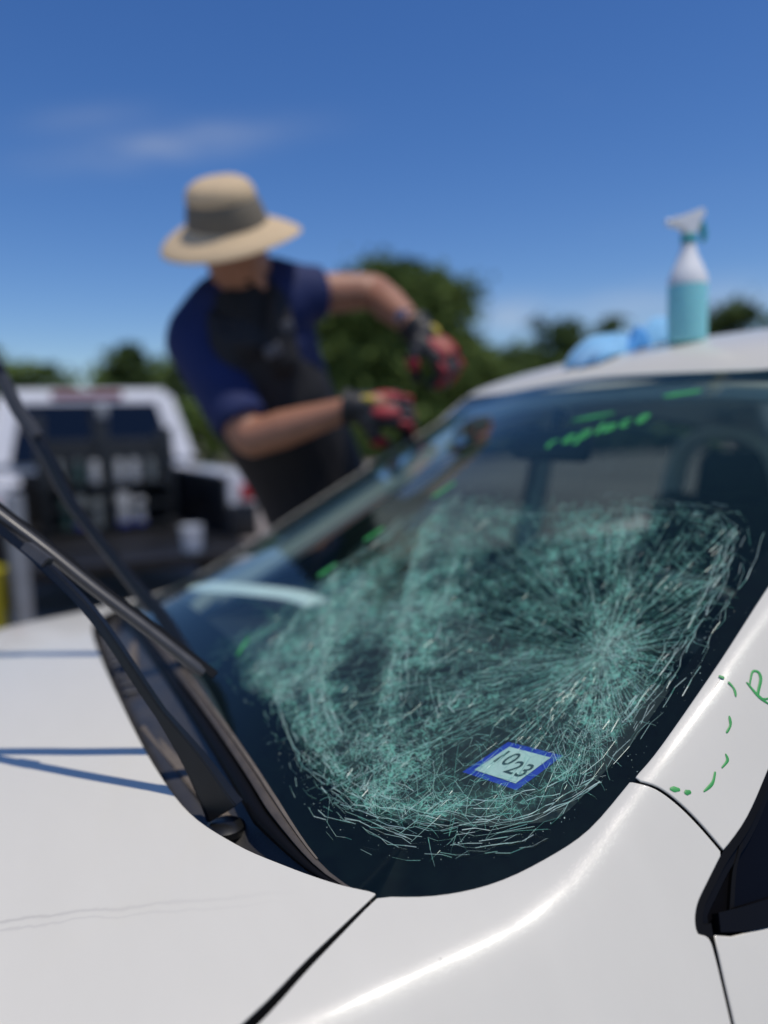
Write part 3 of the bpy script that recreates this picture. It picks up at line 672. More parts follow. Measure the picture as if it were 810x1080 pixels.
# ------------------------------------------------------------------ windshield
RIM_V = [-.18, -.165, -.137, -.099, -.056, -.007, .04, .092, .134, .233, .327, .45, .6, .742, .9]
RIM_S = [.60, .62, .648, .679, .6965, .7075, .7125, .7065, .7025, .6825, .662, .642, .618, .594, .57]
def gedge(v): return np.interp(v, RIM_V, RIM_S)
def gz(v, y):
    v = np.asarray(v, float); s = np.abs(y); vv = np.clip(v, -.3, .9)
    zcn = .922+(vv+.165)*.527+.012*np.sin(pi*np.clip((vv+.165)/.865, 0, 1))
    e = gedge(v); zE = ztop(v, e)-.004
    p = 3-1.25*np.clip((v+.06)/.18, 0, 1)
    return zcn-(zcn-zE)*(s/e)**p
def G3(v, y, off=0.0):
    v = np.asarray(v, float); y = np.asarray(y, float)
    P = np.stack([v+0*y, y+0*v, gz(v, y)], -1)
    if np.any(off): P = P+GN(v, y)*np.asarray(off)[..., None]
    return P
def GN(v, y):
    e = 1e-3
    dv = (gz(v+e, y)-gz(v-e, y))/(2*e); dy = (gz(v, y+e)-gz(v, y-e))/(2*e)
    n = np.stack([-dv, -dy, np.ones_like(dv)], -1); return n/np.linalg.norm(n, axis=-1, keepdims=True)
base = [(-.168, 0), (-.168, -.22), (-.169, -.40), (-.170, -.50), (-.163, -.588), (-.140, -.645)]
rim = [(-.099, -.676), (-.056, -.6945), (-.007, -.7055), (.040, -.7105), (.092, -.7045), (.134, -.7005), (.233, -.6805), (.327, -.660), (.45, -.640), (.60, -.616), (.742, -.592)]
hd = [(.749-.05*(1-(y/.59)**2), y) for y in np.linspace(-.585, 0, 10)]
half = curve2(base, 4)+curve2(rim, 4)[1:]+hd
glass_poly = half+[(a, -b) for a, b in half[::-1][1:-1]]
# how shattered each spot is: 0 clear .. 1 crushed
IMP = np.array((.176, -.574))
OUT = np.array([(.291, -.065), (.322, -.262), (.370, -.390), (.401, -.493), (.395, -.562), (.312, -.613), (.223, -.640), (.169, -.651), (.095, -.664), (.015, -.664), (-.075, -.622), (-.126, -.512), (-.119, -.333), (-.112, -.120), (-.020, -.048), (.108, -.050), (.221, -.050)])
OUT = np.array(curve2([tuple(p) for p in OUT]+[tuple(OUT[0])], 4)[:-1])
def blob(P, c, r, ang=0, q=1):
    d = P-np.array(c); a = np.array([cos(ang), sin(ang)]); b = np.array([-sin(ang), cos(ang)])
    return np.exp(-((d@a)**2/r**2+(d@b)**2/(r*q)**2))
def vnoise(P, s, seed):
    """smooth value noise"""
    r = np.random.default_rng(seed); T = r.random((64, 64)); Q = (P+7)*s; i = np.floor(Q).astype(int); f = Q-i; f = f*f*(3-2*f)
    g = lambda a, b: T[a % 64, b % 64]
    return (g(i[:, 0], i[:, 1])*(1-f[:, 0])+g(i[:, 0]+1, i[:, 1])*f[:, 0])*(1-f[:, 1])+(g(i[:, 0], i[:, 1]+1)*(1-f[:, 0])+g(i[:, 0]+1, i[:, 1]+1)*f[:, 0])*f[:, 1]
K = np.array([1.13, 1.0])                                   # glass metric: the slope stretches v
FOLDS = [np.array(curve2(q, 5)) for q in (                    # crease lines where the sheet buckled: the glass is crushed white along them
    [(.291, -.090), (.188, -.161), (.086, -.292), (.018, -.386), (-.036, -.472)], [(.221, -.056), (.107, -.074), (.008, -.110), (-.071, -.174), (-.115, -.220)],
    [(-.074, -.212), (-.102, -.377), (-.104, -.479), (-.087, -.551), (-.045, -.604), (.02, -.645), (.079, -.660)], [(.271, -.098), (.295, -.297), (.358, -.403), (.391, -.516)],
    [(.390, -.570), (.296, -.612), (.23, -.632), (.172, -.646), (.111, -.657)], [(.26, -.199), (.168, -.283), (.09, -.37), (.03, -.454), (-.005, -.526)],
    [(.066, -.08), (.003, -.21), (-.058, -.323), (-.086, -.437)], [(.23, -.537), (.292, -.491), (.377, -.416)], [(.13, -.507), (.089, -.491), (.036, -.494), (-.007, -.505)])]
FW_ = (.62, .40, .50, .12, .50, .34, .45, .20, .22)
def fold_dist(P, Lq):
    d = np.full(len(P), 9.)
    for a, b in zip(Lq[:-1], Lq[1:]):
        ab = b-a; t = np.clip(((P-a)@ab)/(ab@ab+1e-12), 0, 1); d = np.minimum(d, np.linalg.norm(P-a-t[:, None]*ab, axis=1))
    return d
def shatter(P):
    ins = inside(P, OUT); d = dist_to_poly(P, OUT)
    e = np.where(ins, np.clip(d/(.020+.055*np.clip((P[:, 0]-.12)/.14, 0, 1)), 0, 1), 0)
    r = .20+1.5*blob(P, IMP+np.array((.006, .004)), .022)+.50*blob(P, IMP, .06)
    r += .86*blob(P, (.006, -.222), .080, .7, .75)+.60*blob(P, (.10, -.150), .055, .9, .6)+.2*blob(P, (-.06, -.33), .045)
    r += .90*blob(P, (.10, -.325), .090, .95, .32)+.60*blob(P, (.026, -.402), .05, .8, .40)
    r += .60*blob(P, (-.06, -.50), .048, 1.25, .6)+.22*blob(P, (.24, -.60), .06, .2, .4)+.44*blob(P, (.10, -.635), .065, .55, .45)+.24*blob(P, (.33, -.42), .06)+.26*blob(P, (.26, -.25), .05)
    for Lq, w_ in zip(FOLDS, FW_): r += w_*np.exp(-(fold_dist(P, Lq)/.011)**2)*(.35+1.2*vnoise(P, 30, 9))
    r -= .20*blob(P, (.03, -.607), .026)
    r += .10*blob(P, (.22, -.47), .07)
    r -= .0*blob(P, (.205, -.475), .04, 0, 1.2)+.26*blob(P, (.105, -.540), .020)+.55*blob(P, (.0, -.360), .024, .95, 2.2)+.40*blob(P, (.145, -.232), .030)
    da = np.arctan2(P[:, 1]-IMP[1], (P[:, 0]-IMP[0])*1.13); dr_ = np.linalg.norm((P-IMP)*K, axis=1)
    streak = vnoise(np.stack([da*2.2, dr_*3.5], 1), 6, 11)                       # bundles of shards lie along the radii
    r *= (.35+1.15*vnoise(P, 24, 3)*(.5+1.0*vnoise(P, 70, 5)))*(.62+.85*streak)
    r = np.clip(r*(.55+.9*vnoise(P, 13, 31)), 0, 1.3)**1.2
    return np.clip(r, .015, 1.3)*e
P, Fc, _, _ = fill(glass_poly, .007, .0055)
W = G3(P[:, 0], P[:, 1])
f0 = Fc[0]; nz_ = np.cross(W[f0[1]]-W[f0[0]], W[f0[2]]-W[f0[0]])[2]
if nz_ < 0: Fc = [f[::-1] for f in Fc]
wind = pydata('windshield', W, Fc, M['windshield'], car)
wind['label'] = 'shattered laminated windshield with a crushed impact spot low on the driver side'
wind.data.attributes.new('craze', 'FLOAT', 'POINT').data.foreach_set('value', list(map(float, np.clip(shatter(P)*1.7, 0, 1))))
# black ceramic band printed along the rim, just under the glass
def inset_loop(loop, wfun):
    L = np.array(loop); t = np.roll(L, -1, 0)-np.roll(L, 1, 0); t /= np.linalg.norm(t, axis=1)[:, None]+1e-9
    nx = np.stack([-t[:, 1], t[:, 0]], 1); c = L.mean(0); sgn = np.sign(((c-L)*nx).sum(1).sum())
    return L+nx*sgn*np.array([wfun(p) for p in L])[:, None]
gl = resample(glass_poly, .02)
def bandw(p):
    v, y = p
    k = np.clip((.02-v)/.10, 0, 1)
    top = np.clip((v-.62)/.06, 0, 1)
    return .034*(1-k)+.078*k-.008*top
ins_ = inset_loop(gl, bandw); n = len(gl)
A = G3(gl[:, 0], gl[:, 1], np.full(n, -.0025)); B = G3(ins_[:, 0], ins_[:, 1], np.full(n, -.0025))
V = list(A)+list(B); Fq = [(i, (i+1) % n, n+(i+1) % n, n+i) for i in range(n)]
pydata('ceramic_band', V, Fq, M['frit'], wind)

# ---- cracks: solid slivers standing in the outer pane, tilted at random so that they catch the light differently
def crack_mat():
    m, n, l, b = nodes('crack_faces')
    a = n.new('ShaderNodeAttribute'); a.attribute_name = 'tone'
    mx = n.new('ShaderNodeMix'); mx.data_type = 'RGBA'; l.new(a.outputs['Fac'], mx.inputs[0]); mx.inputs[6].default_value = (.13, .52, .39, 1); mx.inputs[7].default_value = (.80, 1.0, .92, 1)
    d = n.new('ShaderNodeBsdfDiffuse'); l.new(mx.outputs[2], d.inputs['Color'])
    t = n.new('ShaderNodeBsdfTranslucent'); l.new(mx.outputs[2], t.inputs['Color'])
    s = n.new('ShaderNodeMixShader'); s.inputs[0].default_value = .45; l.new(d.outputs[0], s.inputs[1]); l.new(t.outputs[0], s.inputs[2])
    g = n.new('ShaderNodeBsdfGlossy'); g.inputs['Roughness'].default_value = .28
    s2 = n.new('ShaderNodeMixShader'); s2.inputs[0].default_value = .045; l.new(s.outputs[0], s2.inputs[1]); l.new(g.outputs[0], s2.inputs[2])
    tr = n.new('ShaderNodeBsdfTransparent'); s3 = n.new('ShaderNodeMixShader'); s3.inputs[0].default_value = .93; l.new(tr.outputs[0], s3.inputs[1]); l.new(s2.outputs[0], s3.inputs[2])
    l.new(s3.outputs[0], n['Material Output'].inputs['Surface'])
    return m
M['crack'] = crack_mat()
K = np.array([1.13, 1.0])                                   # glass metric: the slope stretches v
class Mask:
    """coarse raster of a polygon for fast inside tests"""
    def __init__(self, poly, h=.0015):
        self.h = h; self.lo = np.array((-.2, -.74)); n = (680, 1000)
        gx, gy = np.meshgrid(np.arange(n[0]), np.arange(n[1]), indexing='ij')
        Q = np.stack([gx.ravel(), gy.ravel()], 1)*h+self.lo; self.m = inside(Q, np.asarray(poly)).reshape(n); self.n = n
    def __call__(self, P):
        i = np.clip(((P-self.lo)/self.h).round().astype(int), 0, np.array(self.n)-1); return self.m[i[..., 0], i[..., 1]]
in_glass, in_out = Mask(glass_poly), Mask(OUT)
OUT2 = OUT.mean(0)+(OUT-OUT.mean(0))*1.08
in_out2 = Mask(OUT2)
BL = []                                                     # blocks of (v0, y0, v1, y1, width, tone)
def add(p, q, w, tone, keep):
    BL.append(np.concatenate([p, q, w[:, None], np.clip(tone*1.25, 0, 1)[:, None]], 1)[keep])
# 1 fine net of shards, in two sizes
for N0, f, base_, wlo, whi, tk in ((40000, .60, .0, .00018, .00038, .9), (6500, .25, .55, .00022, .00048, .9)):
    pts = np.stack([RNG.uniform(-.14, .42, N0), RNG.uniform(-.70, -.02, N0)], 1)
    rho = shatter(pts); pts = pts[RNG.random(N0) < np.clip(np.clip(rho-.18*(base_ == 0), 0, 2)*f+base_*(rho > .002), 0, 1)]
    # near the impact the shards are drawn out along the radii
    d0 = (pts-IMP)*K; rr = np.linalg.norm(d0, axis=1); Q = d0*(.35+.65*np.clip(rr/.16, 0, 1))[:, None]**.5
    an = np.arctan2(d0[:, 1], d0[:, 0]); u = np.stack([an*.10, rr*.45], 1)
    far = np.clip((rr-.10)/.12, 0, 1)[:, None]
    r = delaunay_2d_cdt([Vector(q) for q in d0], [], [], 0, 1e-7)
    vv = np.array([(q.x, q.y) for q in r[0]])/K+IMP; E_ = np.array([tuple(e) for e in r[1]])
    a, b = vv[E_[:, 0]], vv[E_[:, 1]]; mid = (a+b)/2; ln = np.linalg.norm((a-b)*K, axis=1)+1e-9; rm = shatter(mid)
    rad = (mid-IMP)*K; dm = np.linalg.norm(rad, axis=1)+1e-9; cosr = np.abs((rad/dm[:, None]*((b-a)*K/ln[:, None])).sum(1))
    nearf = np.exp(-(dm/.15)**2)
    pk = np.clip((.50 if base_ else .12)+.75*rm, 0, .95)*(nearf*(.12+.88*cosr**4)+(1-nearf)*.9)
    n_ = len(a); add(a, b, RNG.uniform(wlo, whi, n_), (RNG.beta(1.3, 2.6, n_)*(.40+.8*rm)+.05)*tk, (ln < .026) & (RNG.random(n_) < pk) & (rm > .012))
# 2 long cracks that fan out of a centre: polylines stepped together, each one wandering a little
def fan(c, n_, lmin, lmax, wander, wlo, whi, tone, r0=.01, a_mid=None, a_sd=9, step=.005, mask=None, gap=.12, power=1.6):
    ang = RNG.uniform(0, 2*pi, n_) if a_mid is None else RNG.normal(a_mid, a_sd, n_)
    r1 = RNG.uniform(0, 1, n_)*r0; p = np.array(c)+np.stack([np.cos(ang)/1.13, np.sin(ang)], 1)*r1[:, None]
    L = lmin+(lmax-lmin)*RNG.random(n_)**power; w = RNG.uniform(wlo, whi, n_); tn = np.clip(RNG.normal(tone, .16, n_), .04, 1); alive = np.ones(n_, bool); mask = mask or in_out
    for k in range(int(lmax/step)):
        ang = ang+RNG.normal(size=n_)*wander; q = p+np.stack([np.cos(ang)/1.13, np.sin(ang)], 1)*step
        alive &= (k*step < L) & in_glass(q); out = ~mask(q); alive &= ~out
        sh = .35+.65*np.clip(shatter(q)*1.6, 0, 1) if k % 2 == 0 else sh
        add(p, q, w*(1-.55*k*step/np.maximum(L, 1e-3))*RNG.uniform(.6, 1.3, n_), tn*sh+RNG.normal(size=n_)*.10, alive & (RNG.random(n_) > gap)); p = q
fan(IMP, 60, .05, .36, .022, .00022, .0005, .42, r0=.09)
fan(IMP, 26, .10, .42, .018, .0004, .0007, .42, r0=.05)
fan(IMP+np.array((.01, .006)), 60, .015, .06, .06, .00025, .0006, .5, r0=.025)
fan(IMP, 110, .06, .26, .02, .0002, .0005, .38, r0=.06, a_mid=2.75, a_sd=.42)          # combed bundle that sweeps down to the sticker
# 3 the web: radial cracks joined by ring cracks at shared nodes, the spokes doubling as they spread
radii = np.concatenate([np.linspace(.006, .05, 9), .05+.34*np.linspace(.03, 1, 34)**1.1])
NS = 256; a_base = np.linspace(0, 2*pi, NS, endpoint=False)+RNG.normal(size=NS)*.008; a_cur = a_base.copy(); nodes_ = []
ell = lambda A: 1+.22*np.cos(A-2.6)+.07*np.sin(3*A+1)
for k, r_ in enumerate(radii):
    a_cur = a_cur+RNG.normal(size=NS)*.0018/np.sqrt(r_+.02)*.6; a_s = .85*a_cur+.15*np.roll(a_cur, 1)
    rr = r_*ell(a_cur)*(1+RNG.normal(size=NS)*.016+.018*np.sin(a_cur*5+k*1.7))
    nodes_.append(IMP+np.stack([np.cos(a_cur)/1.13, np.sin(a_cur)], 1)*rr[:, None])
nodes_ = np.array(nodes_)
for k in range(len(radii)-1):
    st = 8 if radii[k] < .016 else 4 if radii[k] < .04 else 2 if radii[k] < .11 else 1
    sel = np.arange(0, NS, st); p, q = nodes_[k][sel], nodes_[k+1][sel]; m_ = len(sel); sh = np.clip(shatter((p+q)/2)*1.5, 0, 1)
    life = RNG.random(NS) if k == 0 else life
    add(p, q, RNG.uniform(.0002, .0005, m_), .16+.35*RNG.beta(1.5, 2.5, m_)+.5*sh*RNG.beta(2, 2, m_), in_out((p+q)/2) & (vnoise(np.stack([a_base[sel]*4, np.full(m_, radii[k]*5)], 1), 5, 77) < .44+.35*sh) & (RNG.random(m_) < .92) & (life[sel] < 1.15-radii[k]*1.3))
    q = nodes_[k][np.roll(sel, -1)]; sh = np.clip(shatter((p+q)/2)*1.5, 0, 1)
    run = vnoise(p, 34, 100+k)
    add(p, q, RNG.uniform(.0002, .0005, m_), .14+.3*RNG.beta(1.5, 2.5, m_)+.45*sh*RNG.beta(2, 2, m_), in_out((p+q)/2) & (run < .40+.22*sh) & (RNG.random(m_) < .85) & (np.linalg.norm(p-q, axis=1) < .03))
for c, n_, rmax in (((.006, -.225), 40, .12), ((.10, -.325), 44, .10), ((-.06, -.49), 36, .08), ((.10, -.635), 30, .06)):      # smaller webs on the other crushed spots
    A0 = np.linspace(0, 2*pi, n_, endpoint=False); prev = None
    for k in range(14):
        A0 = A0+RNG.normal(size=n_)*.03; r_ = rmax*((k+1)/14)**1.1*(1+.25*np.cos(2*A0+c[0]*40)+RNG.normal(size=n_)*.03); cur = np.array(c)+np.stack([np.cos(A0)/1.13, np.sin(A0)], 1)*r_[:, None]
        if prev is not None: add(prev, cur, RNG.uniform(.0002, .00045, n_), RNG.beta(1.8, 2.6, n_), in_out(cur) & (RNG.random(n_) < .7))
        nx_ = np.roll(cur, -1, 0); add(cur, nx_, RNG.uniform(.0002, .00045, n_), RNG.beta(1.8, 2.6, n_), in_out(cur) & (RNG.random(n_) < .5)); prev = cur
# 3b strands that run along the creases and long curves outside the damage
for Lq, w_ in zip(FOLDS, FW_):
    for k in range(int(18*w_)):
        Lr = np.array(curve2([tuple(q) for q in Lq[::3]], 4)); off = RNG.normal()*.010; tn_ = np.gradient(Lr, axis=0); tn_ /= np.linalg.norm(tn_, axis=1)[:, None]+1e-9
        Lr = Lr+np.stack([-tn_[:, 1], tn_[:, 0]], 1)*(off+.0025*np.sin(np.arange(len(Lr))*.35+k))[:, None]+RNG.normal(size=Lr.shape)*.0012
        p, q = Lr[:-1], Lr[1:]; add(p, q, RNG.uniform(.0003, .0008, len(p)), RNG.beta(2.4, 1.8, len(p)), (vnoise(p, 45, 200+k) < .56) & in_glass(q))
for Lq in ([(-.071, -.577), (-.034, -.634), (.024, -.669), (.080, -.681)], [(-.129, -.517), (-.092, -.598), (-.045, -.651), (.012, -.684)], [(-.112, -.56), (-.07, -.625), (-.01, -.668)]):
    for k in range(3):
        Lr = np.array(curve2(Lq, 6))+RNG.normal(size=2)*.004; Lr = Lr+RNG.normal(size=Lr.shape)*.0014; p, q = Lr[:-1], Lr[1:]
        add(p, q, RNG.uniform(.0003, .0007, len(p)), RNG.beta(2.2, 2, len(p)), (vnoise(p, 40, 300+k) < .60) & in_glass(q))
# 4 the outer edge of the damage: broken contour lines, and spikes that run past it into the black band
cen = OUT.mean(0)
for k, sc_ in enumerate(np.linspace(.92, 1.055, 10)):
    L = cen+(OUT-cen)*sc_; ph = RNG.uniform(0, 9); ii = np.arange(len(L))
    L = L+np.stack([.007*np.sin(ii*.41+ph), .006*np.cos(ii*.37+ph)], 1); L = resample(L, .011); L = L+RNG.normal(size=L.shape)*.0016; M2 = np.roll(L, -1, 0)
    low = (L[:, 1] < -.50)*1.0; run = vnoise(L, 60, 20+k)
    add(L, M2, RNG.uniform(.0002, .00055, len(L)), RNG.beta(1.6, 2.4, len(L))*(.75+.35*low), (run < .26+.20*low) & in_glass(M2))
pick = OUT[RNG.integers(0, len(OUT), 900)]; pick = pick[(pick[:, 1] < -.42) | (RNG.random(900) < .3)][:70]
for p in pick:
    d = p-cen; fan(p-d*.05*RNG.random(), 1, .008, .036, .10, .0002, .0006, .55, r0=.001, a_mid=atan2(d[1], d[0]*1.13), a_sd=.8, step=.004, mask=in_out2, gap=.05, power=1)
# 5 the lowest loops, lines that run along the bottom of the pane
for k in range(7):
    yy = np.linspace(-.668+RNG.normal()*.008, RNG.uniform(-.52, -.36), 18); off = RNG.uniform(-.006, .034)
    vb = np.interp(-yy, [.30, .40, .50, .588, .645, .68], [-.118, -.116, -.104, -.084, -.048, .012])+off+RNG.normal(size=18)*.0014+.003*np.sin(yy*50+k)
    Lp = np.stack([vb, yy], 1); add(Lp[:-1], Lp[1:], RNG.uniform(.0002, .00055, 17), RNG.beta(1.8, 2.2, 17), (vnoise(Lp[:-1], 50, 60+k) < .48) & in_glass(Lp[1:]))
# 6 a few long runners to the far corner
fan((-.03, -.11), 16, .06, .20, .05, .0007, .0012, .35, r0=.04, a_mid=2.2, a_sd=.5, mask=in_glass)
SG = np.concatenate(BL)
mid_ = (SG[:, 0:2]+SG[:, 2:4])/2; SG = SG[~((np.linalg.norm((mid_-np.array((.0285, -.6075)))*K, axis=1) < .027) & (RNG.random(len(SG)) < .55))]   # the sticker film holds the glass together
def build_slivers(name, SG, up):
    p = SG[:, 0:2]; q = SG[:, 2:4]; m = len(SG)
    A = G3(p[:, 0], p[:, 1], np.full(m, up)); B = G3(q[:, 0], q[:, 1], np.full(m, up)); Nn = GN((p[:, 0]+q[:, 0])/2, (p[:, 1]+q[:, 1])/2)
    D = B-A; D /= np.linalg.norm(D, axis=1)[:, None]+1e-12; Sd = np.cross(D, Nn)
    ti = RNG.uniform(-1.0, 1.0, m)[:, None]; Wd = (Sd*np.cos(ti)+Nn*np.sin(ti))*SG[:, 4:5]*.5
    V = np.stack([A-Wd, A+Wd, B+Wd, B-Wd], 1).reshape(-1, 3); Fq = np.arange(4*m).reshape(-1, 4)
    me = bpy.data.meshes.new(name); me.vertices.add(4*m); me.vertices.foreach_set('co', V.ravel()); me.loops.add(4*m); me.loops.foreach_set('vertex_index', Fq.ravel().astype(np.int32))
    me.polygons.add(m); me.polygons.foreach_set('loop_start', (np.arange(m)*4).astype(np.int32)); me.update(calc_edges=True)
    me.attributes.new('tone', 'FLOAT', 'POINT').data.foreach_set('value', np.repeat(SG[:, 5], 4))
    return link(name, me, M['crack'], wind, smooth=False)
ck = build_slivers('crack_lines', SG, .0012); tag(ck, kind='stuff')
# crumbs of glass along the worst cracks: small splinters, coloured near white to paint in glints
m = 15000
cp = np.stack([RNG.uniform(-.15, .42, m*10), RNG.uniform(-.70, -.02, m*10)], 1); sh_ = shatter(cp)
edgew = np.exp(-(dist_to_poly(cp, OUT)/.020)**2)*(cp[:, 1] < -.35)
cp = cp[RNG.random(len(cp)) < .10*sh_**1.3+.05*edgew][:m]
cp = np.concatenate([cp, IMP+np.array((.004, .002))+RNG.normal(size=(900, 2))*np.array((.010, .012))])
a0 = RNG.uniform(0, 2*pi, len(cp)); lnn = RNG.gamma(2.0, .00016, len(cp))+.00022
CR = np.concatenate([cp, cp+np.stack([np.cos(a0), np.sin(a0)], 1)*lnn[:, None], (lnn*RNG.uniform(.5, 1.0, len(cp)))[:, None], np.clip(RNG.beta(3.2, 1.0, len(cp)), 0, 1)[:, None]], 1)
cr = build_slivers('glass_crumbs', CR, .0018); tag(cr, kind='stuff')

# ---- inspection sticker inside the glass: blue frame, pale field, figures
SQ = np.array([(-.011, -.580), (.042, -.583), (.070, -.632), (.016, -.631)])       # bottom left, top left, top right, bottom right
def sq(u, w): return (SQ[0]*(1-u)*(1-w)+SQ[3]*u*(1-w)+SQ[1]*(1-u)*w+SQ[2]*u*w)
def sq_sheet(name, u0, w0, u1, w1, off, material, parent):
    V = []; Fq = []; k = 7
    for j in range(k):
        for i in range(k): V.append(sq(u0+(u1-u0)*i/(k-1), w0+(w1-w0)*j/(k-1)))
    V = np.array(V); Wp = G3(V[:, 0], V[:, 1], np.full(len(V), off))
    for j in range(k-1):
        for i in range(k-1): Fq.append((j*k+i, j*k+i+1, (j+1)*k+i+1, (j+1)*k+i))
    return pydata(name, Wp, Fq, material, parent)
stk = sq_sheet('registration_sticker', 0, 0, 1, 1, -.0020, M['blue_print'], wind)
stk['label'] = 'blue bordered registration sticker reading 10 23 behind the cracks'
sq_sheet('sticker_field', .12, .12, .88, .88, -.0014, M['pale_print'], stk)
def text_mesh(body, size):
    cu = bpy.data.curves.new('t', 'FONT'); cu.body = body; cu.size = size; cu.align_x = 'CENTER'; cu.align_y = 'CENTER'
    o = bpy.data.objects.new('t', cu); COL.objects.link(o); dg = bpy.context.evaluated_depsgraph_get(); me = bpy.data.meshes.new_from_object(o.evaluated_get(dg))
    bpy.data.objects.remove(o); bpy.data.curves.remove(cu); return me
for body, cu_, cw, sz in (('10', .31, .58, .50), ('23', .69, .42, .50)):
    me = text_mesh(body, sz)
    uv = np.array([(cu_+v.co.x*.72, cw+v.co.y) for v in me.vertices]); g = np.array([sq(u, w) for u, w in uv]); Wp = G3(g[:, 0], g[:, 1], np.full(len(g), -.0009))
    me.vertices.foreach_set('co', Wp.ravel().astype(np.float32)); me.update(); link('sticker_figures', me, M['dark_print'], stk, smooth=False)

# ---- green marker strokes on glass and on the pillar (a paint pen leaves a low bead)
def stroke(name, pts, width, surf, off, parent, press=True):
    C2 = np.array(curve2(pts, 7)) if len(pts) > 2 else np.array([np.array(pts[0])+(np.array(pts[1])-np.array(pts[0]))*t for t in np.linspace(0, 1, 8)])
    if surf == 'glass': W = G3(C2[:, 0], C2[:, 1]); Nn = GN(C2[:, 0], C2[:, 1])
    else: W = S(C2[:, 0], C2[:, 1]); Nn = SN(C2[:, 0], C2[:, 1])
    D = np.gradient(W, axis=0); D /= np.linalg.norm(D, axis=1)[:, None]; Sd = np.cross(D, Nn); n = len(W); V = []; Fq = []
    t = np.linspace(0, 1, n); k = width*.5*(np.clip(np.sin(pi*np.clip(t*.94+.03, 0, 1)), 0, 1)**.35 if press else np.ones(n))*(1+.14*np.sin(t*9+pts[0][0]*90))
    for s, h in ((-1, off), (-.55, off+.0003), (.55, off+.0003), (1, off)): V += list(W+Sd*(k*s)[:, None]+Nn*h)
    for q in range(3):
        for i in range(n-1): Fq.append((q*n+i, q*n+i+1, (q+1)*n+i+1, (q+1)*n+i))
    return pydata(name, V, Fq, M['marker'], parent)
for pts, w in (([(.2196, -.8962), (.2224, -.9020)], .0030), ([(.2232, -.9072), (.2238, -.9169), (.2209, -.9237)], .0024), ([(.2043, -.9318), (.2005, -.9389), (.1927, -.9412)], .0026),
               ([(.1816, -.9543), (.1802, -.9600), (.1713, -.9606)], .0026), ([(.1635, -.9581), (.1556, -.9631), (.1439, -.9621)], .0028), ([(.1160, -.9364), (.1241, -.9439)], .0046), ([(.1264, -.9490), (.1325, -.9528)], .0044),
               ([(.2395, -.9215), (.2430, -.9400), (.2500, -.9560)], .0030), ([(.2400, -.9270), (.2455, -.9225), (.2520, -.9190), (.2570, -.9240), (.2550, -.9310), (.2435, -.9400), (.2480, -.9480), (.2620, -.9560)], .0028)):
    stroke('marker_stroke', pts, w, 'skin', .0003, car)
for pts, w in (([(.624, -.237), (.649, -.294)], .014), ([(.15, -.028), (.187, -.031)], .013), ([(.059, -.037), (.093, -.039)], .013), ([(.273, -.048), (.321, -.049)], .011), ([(.529, -.116), (.563, -.186)], .011), ([(-.101, -.105), (-.072, -.071)], .009)):
    stroke('marker_stroke', pts, w, 'glass', .0004, wind)
# the handwritten word "replace" below the header
GL = {'r': [[(0, 1), (.05, .0)], [(.05, .6), (.3, 1.0), (.55, .85)]], 'e': [[(.05, .5), (.55, .6), (.5, .95), (.25, 1.0), (.05, .5), (.2, .03), (.6, .15)]],
      'p': [[(.05, 1), (.05, -.8)], [(.05, .8), (.4, 1.02), (.6, .6), (.35, .05), (.05, .2)]], 'l': [[(.15, 1.8), (.12, .3), (.3, 0)]],
      'a': [[(.6, .85), (.3, 1.0), (.05, .5), (.25, .02), (.55, .4), (.6, .95), (.62, .2), (.75, 0)]], 'c': [[(.6, .85), (.3, 1.0), (.05, .5), (.25, .02), (.6, .15)]]}
o2, e2 = np.array([.442, -.150]), np.array([.562, -.282])
dirw = (e2-o2); lenw = np.linalg.norm(dirw*K); upw = np.array([.9, .45]); upw = upw/np.linalg.norm(upw*K)
x = 0; adv = 1/6.2; hgt = .024
for ch in 'replace':
    for st in GL[ch]:
        stroke('marker_stroke', [tuple(o2+dirw*(x+px*adv*.8)+upw*hgt*py) for px, py in st], .0075, 'glass', .0004, wind, press=False)
    x += adv*(.45 if ch == 'l' else .92)

# ---- cowl, seals and wipers
hv = [(a, b) for a, b in hrear]                                             # bonnet rear edge in (v, angle)
HE = S(np.array([a for a, b in hv]), np.array([b for a, b in hv]))
hy = np.concatenate([HE[:, 1], -HE[::-1][1:, 1]]); hvv = np.concatenate([HE[:, 0], HE[::-1][1:, 0]])
ys = np.linspace(-.665, .665, 90)
def hedge_v(y): return np.interp(y, hy, hvv)
gb = np.array([(p[1], p[0]) for p in curve2(base, 4)]+[(.70, -.05)]); gb = gb[np.argsort(-gb[:, 0])]
def gbase_v(y): return np.interp(-np.abs(y), np.sort(gb[:, 0]), gb[np.argsort(gb[:, 0]), 1])
rows = []
for k, t in enumerate((-.10, .0, .12, .25, .38, .5, .62, .75, .88, 1.0, 1.25)):
    v0 = hedge_v(ys)-.012; v1 = gbase_v(ys)+.004; v = v0+(v1-v0)*t
    wid_ = np.clip((v1-v0)/.08, .12, 1)
    z = ztop(v, np.abs(ys)); dip = {0: .055, 1: .050, 2: .044, 3: .030, 4: .026, 5: .034, 6: .030, 7: .022, 8: .014, 9: .010, 10: .010}[k]
    rows.append(np.stack([v, ys, z-dip*wid_-.004], 1))
V = np.concatenate(rows); n = len(ys); Fq = [(r_*n+i, r_*n+i+1, (r_+1)*n+i+1, (r_+1)*n+i) for r_ in range(len(rows)-1) for i in range(n-1)]
cowl = pydata('cowl_panel', V, Fq, M['cowl'], car)
for i in range(13):                                                          # air intake louvres on the passenger half
    y = -.02+i*.040
    v = float(hedge_v(y)+(gbase_v(y)-hedge_v(y))*.30); z = float(ztop(v, abs(y)))-.026
    box('louvre', (v, y, z), (.026, .014, .005), M['cowl'], cowl, rot=Matrix.Rotation(.15, 3, 'X'), bevel=.0015, seg=1)
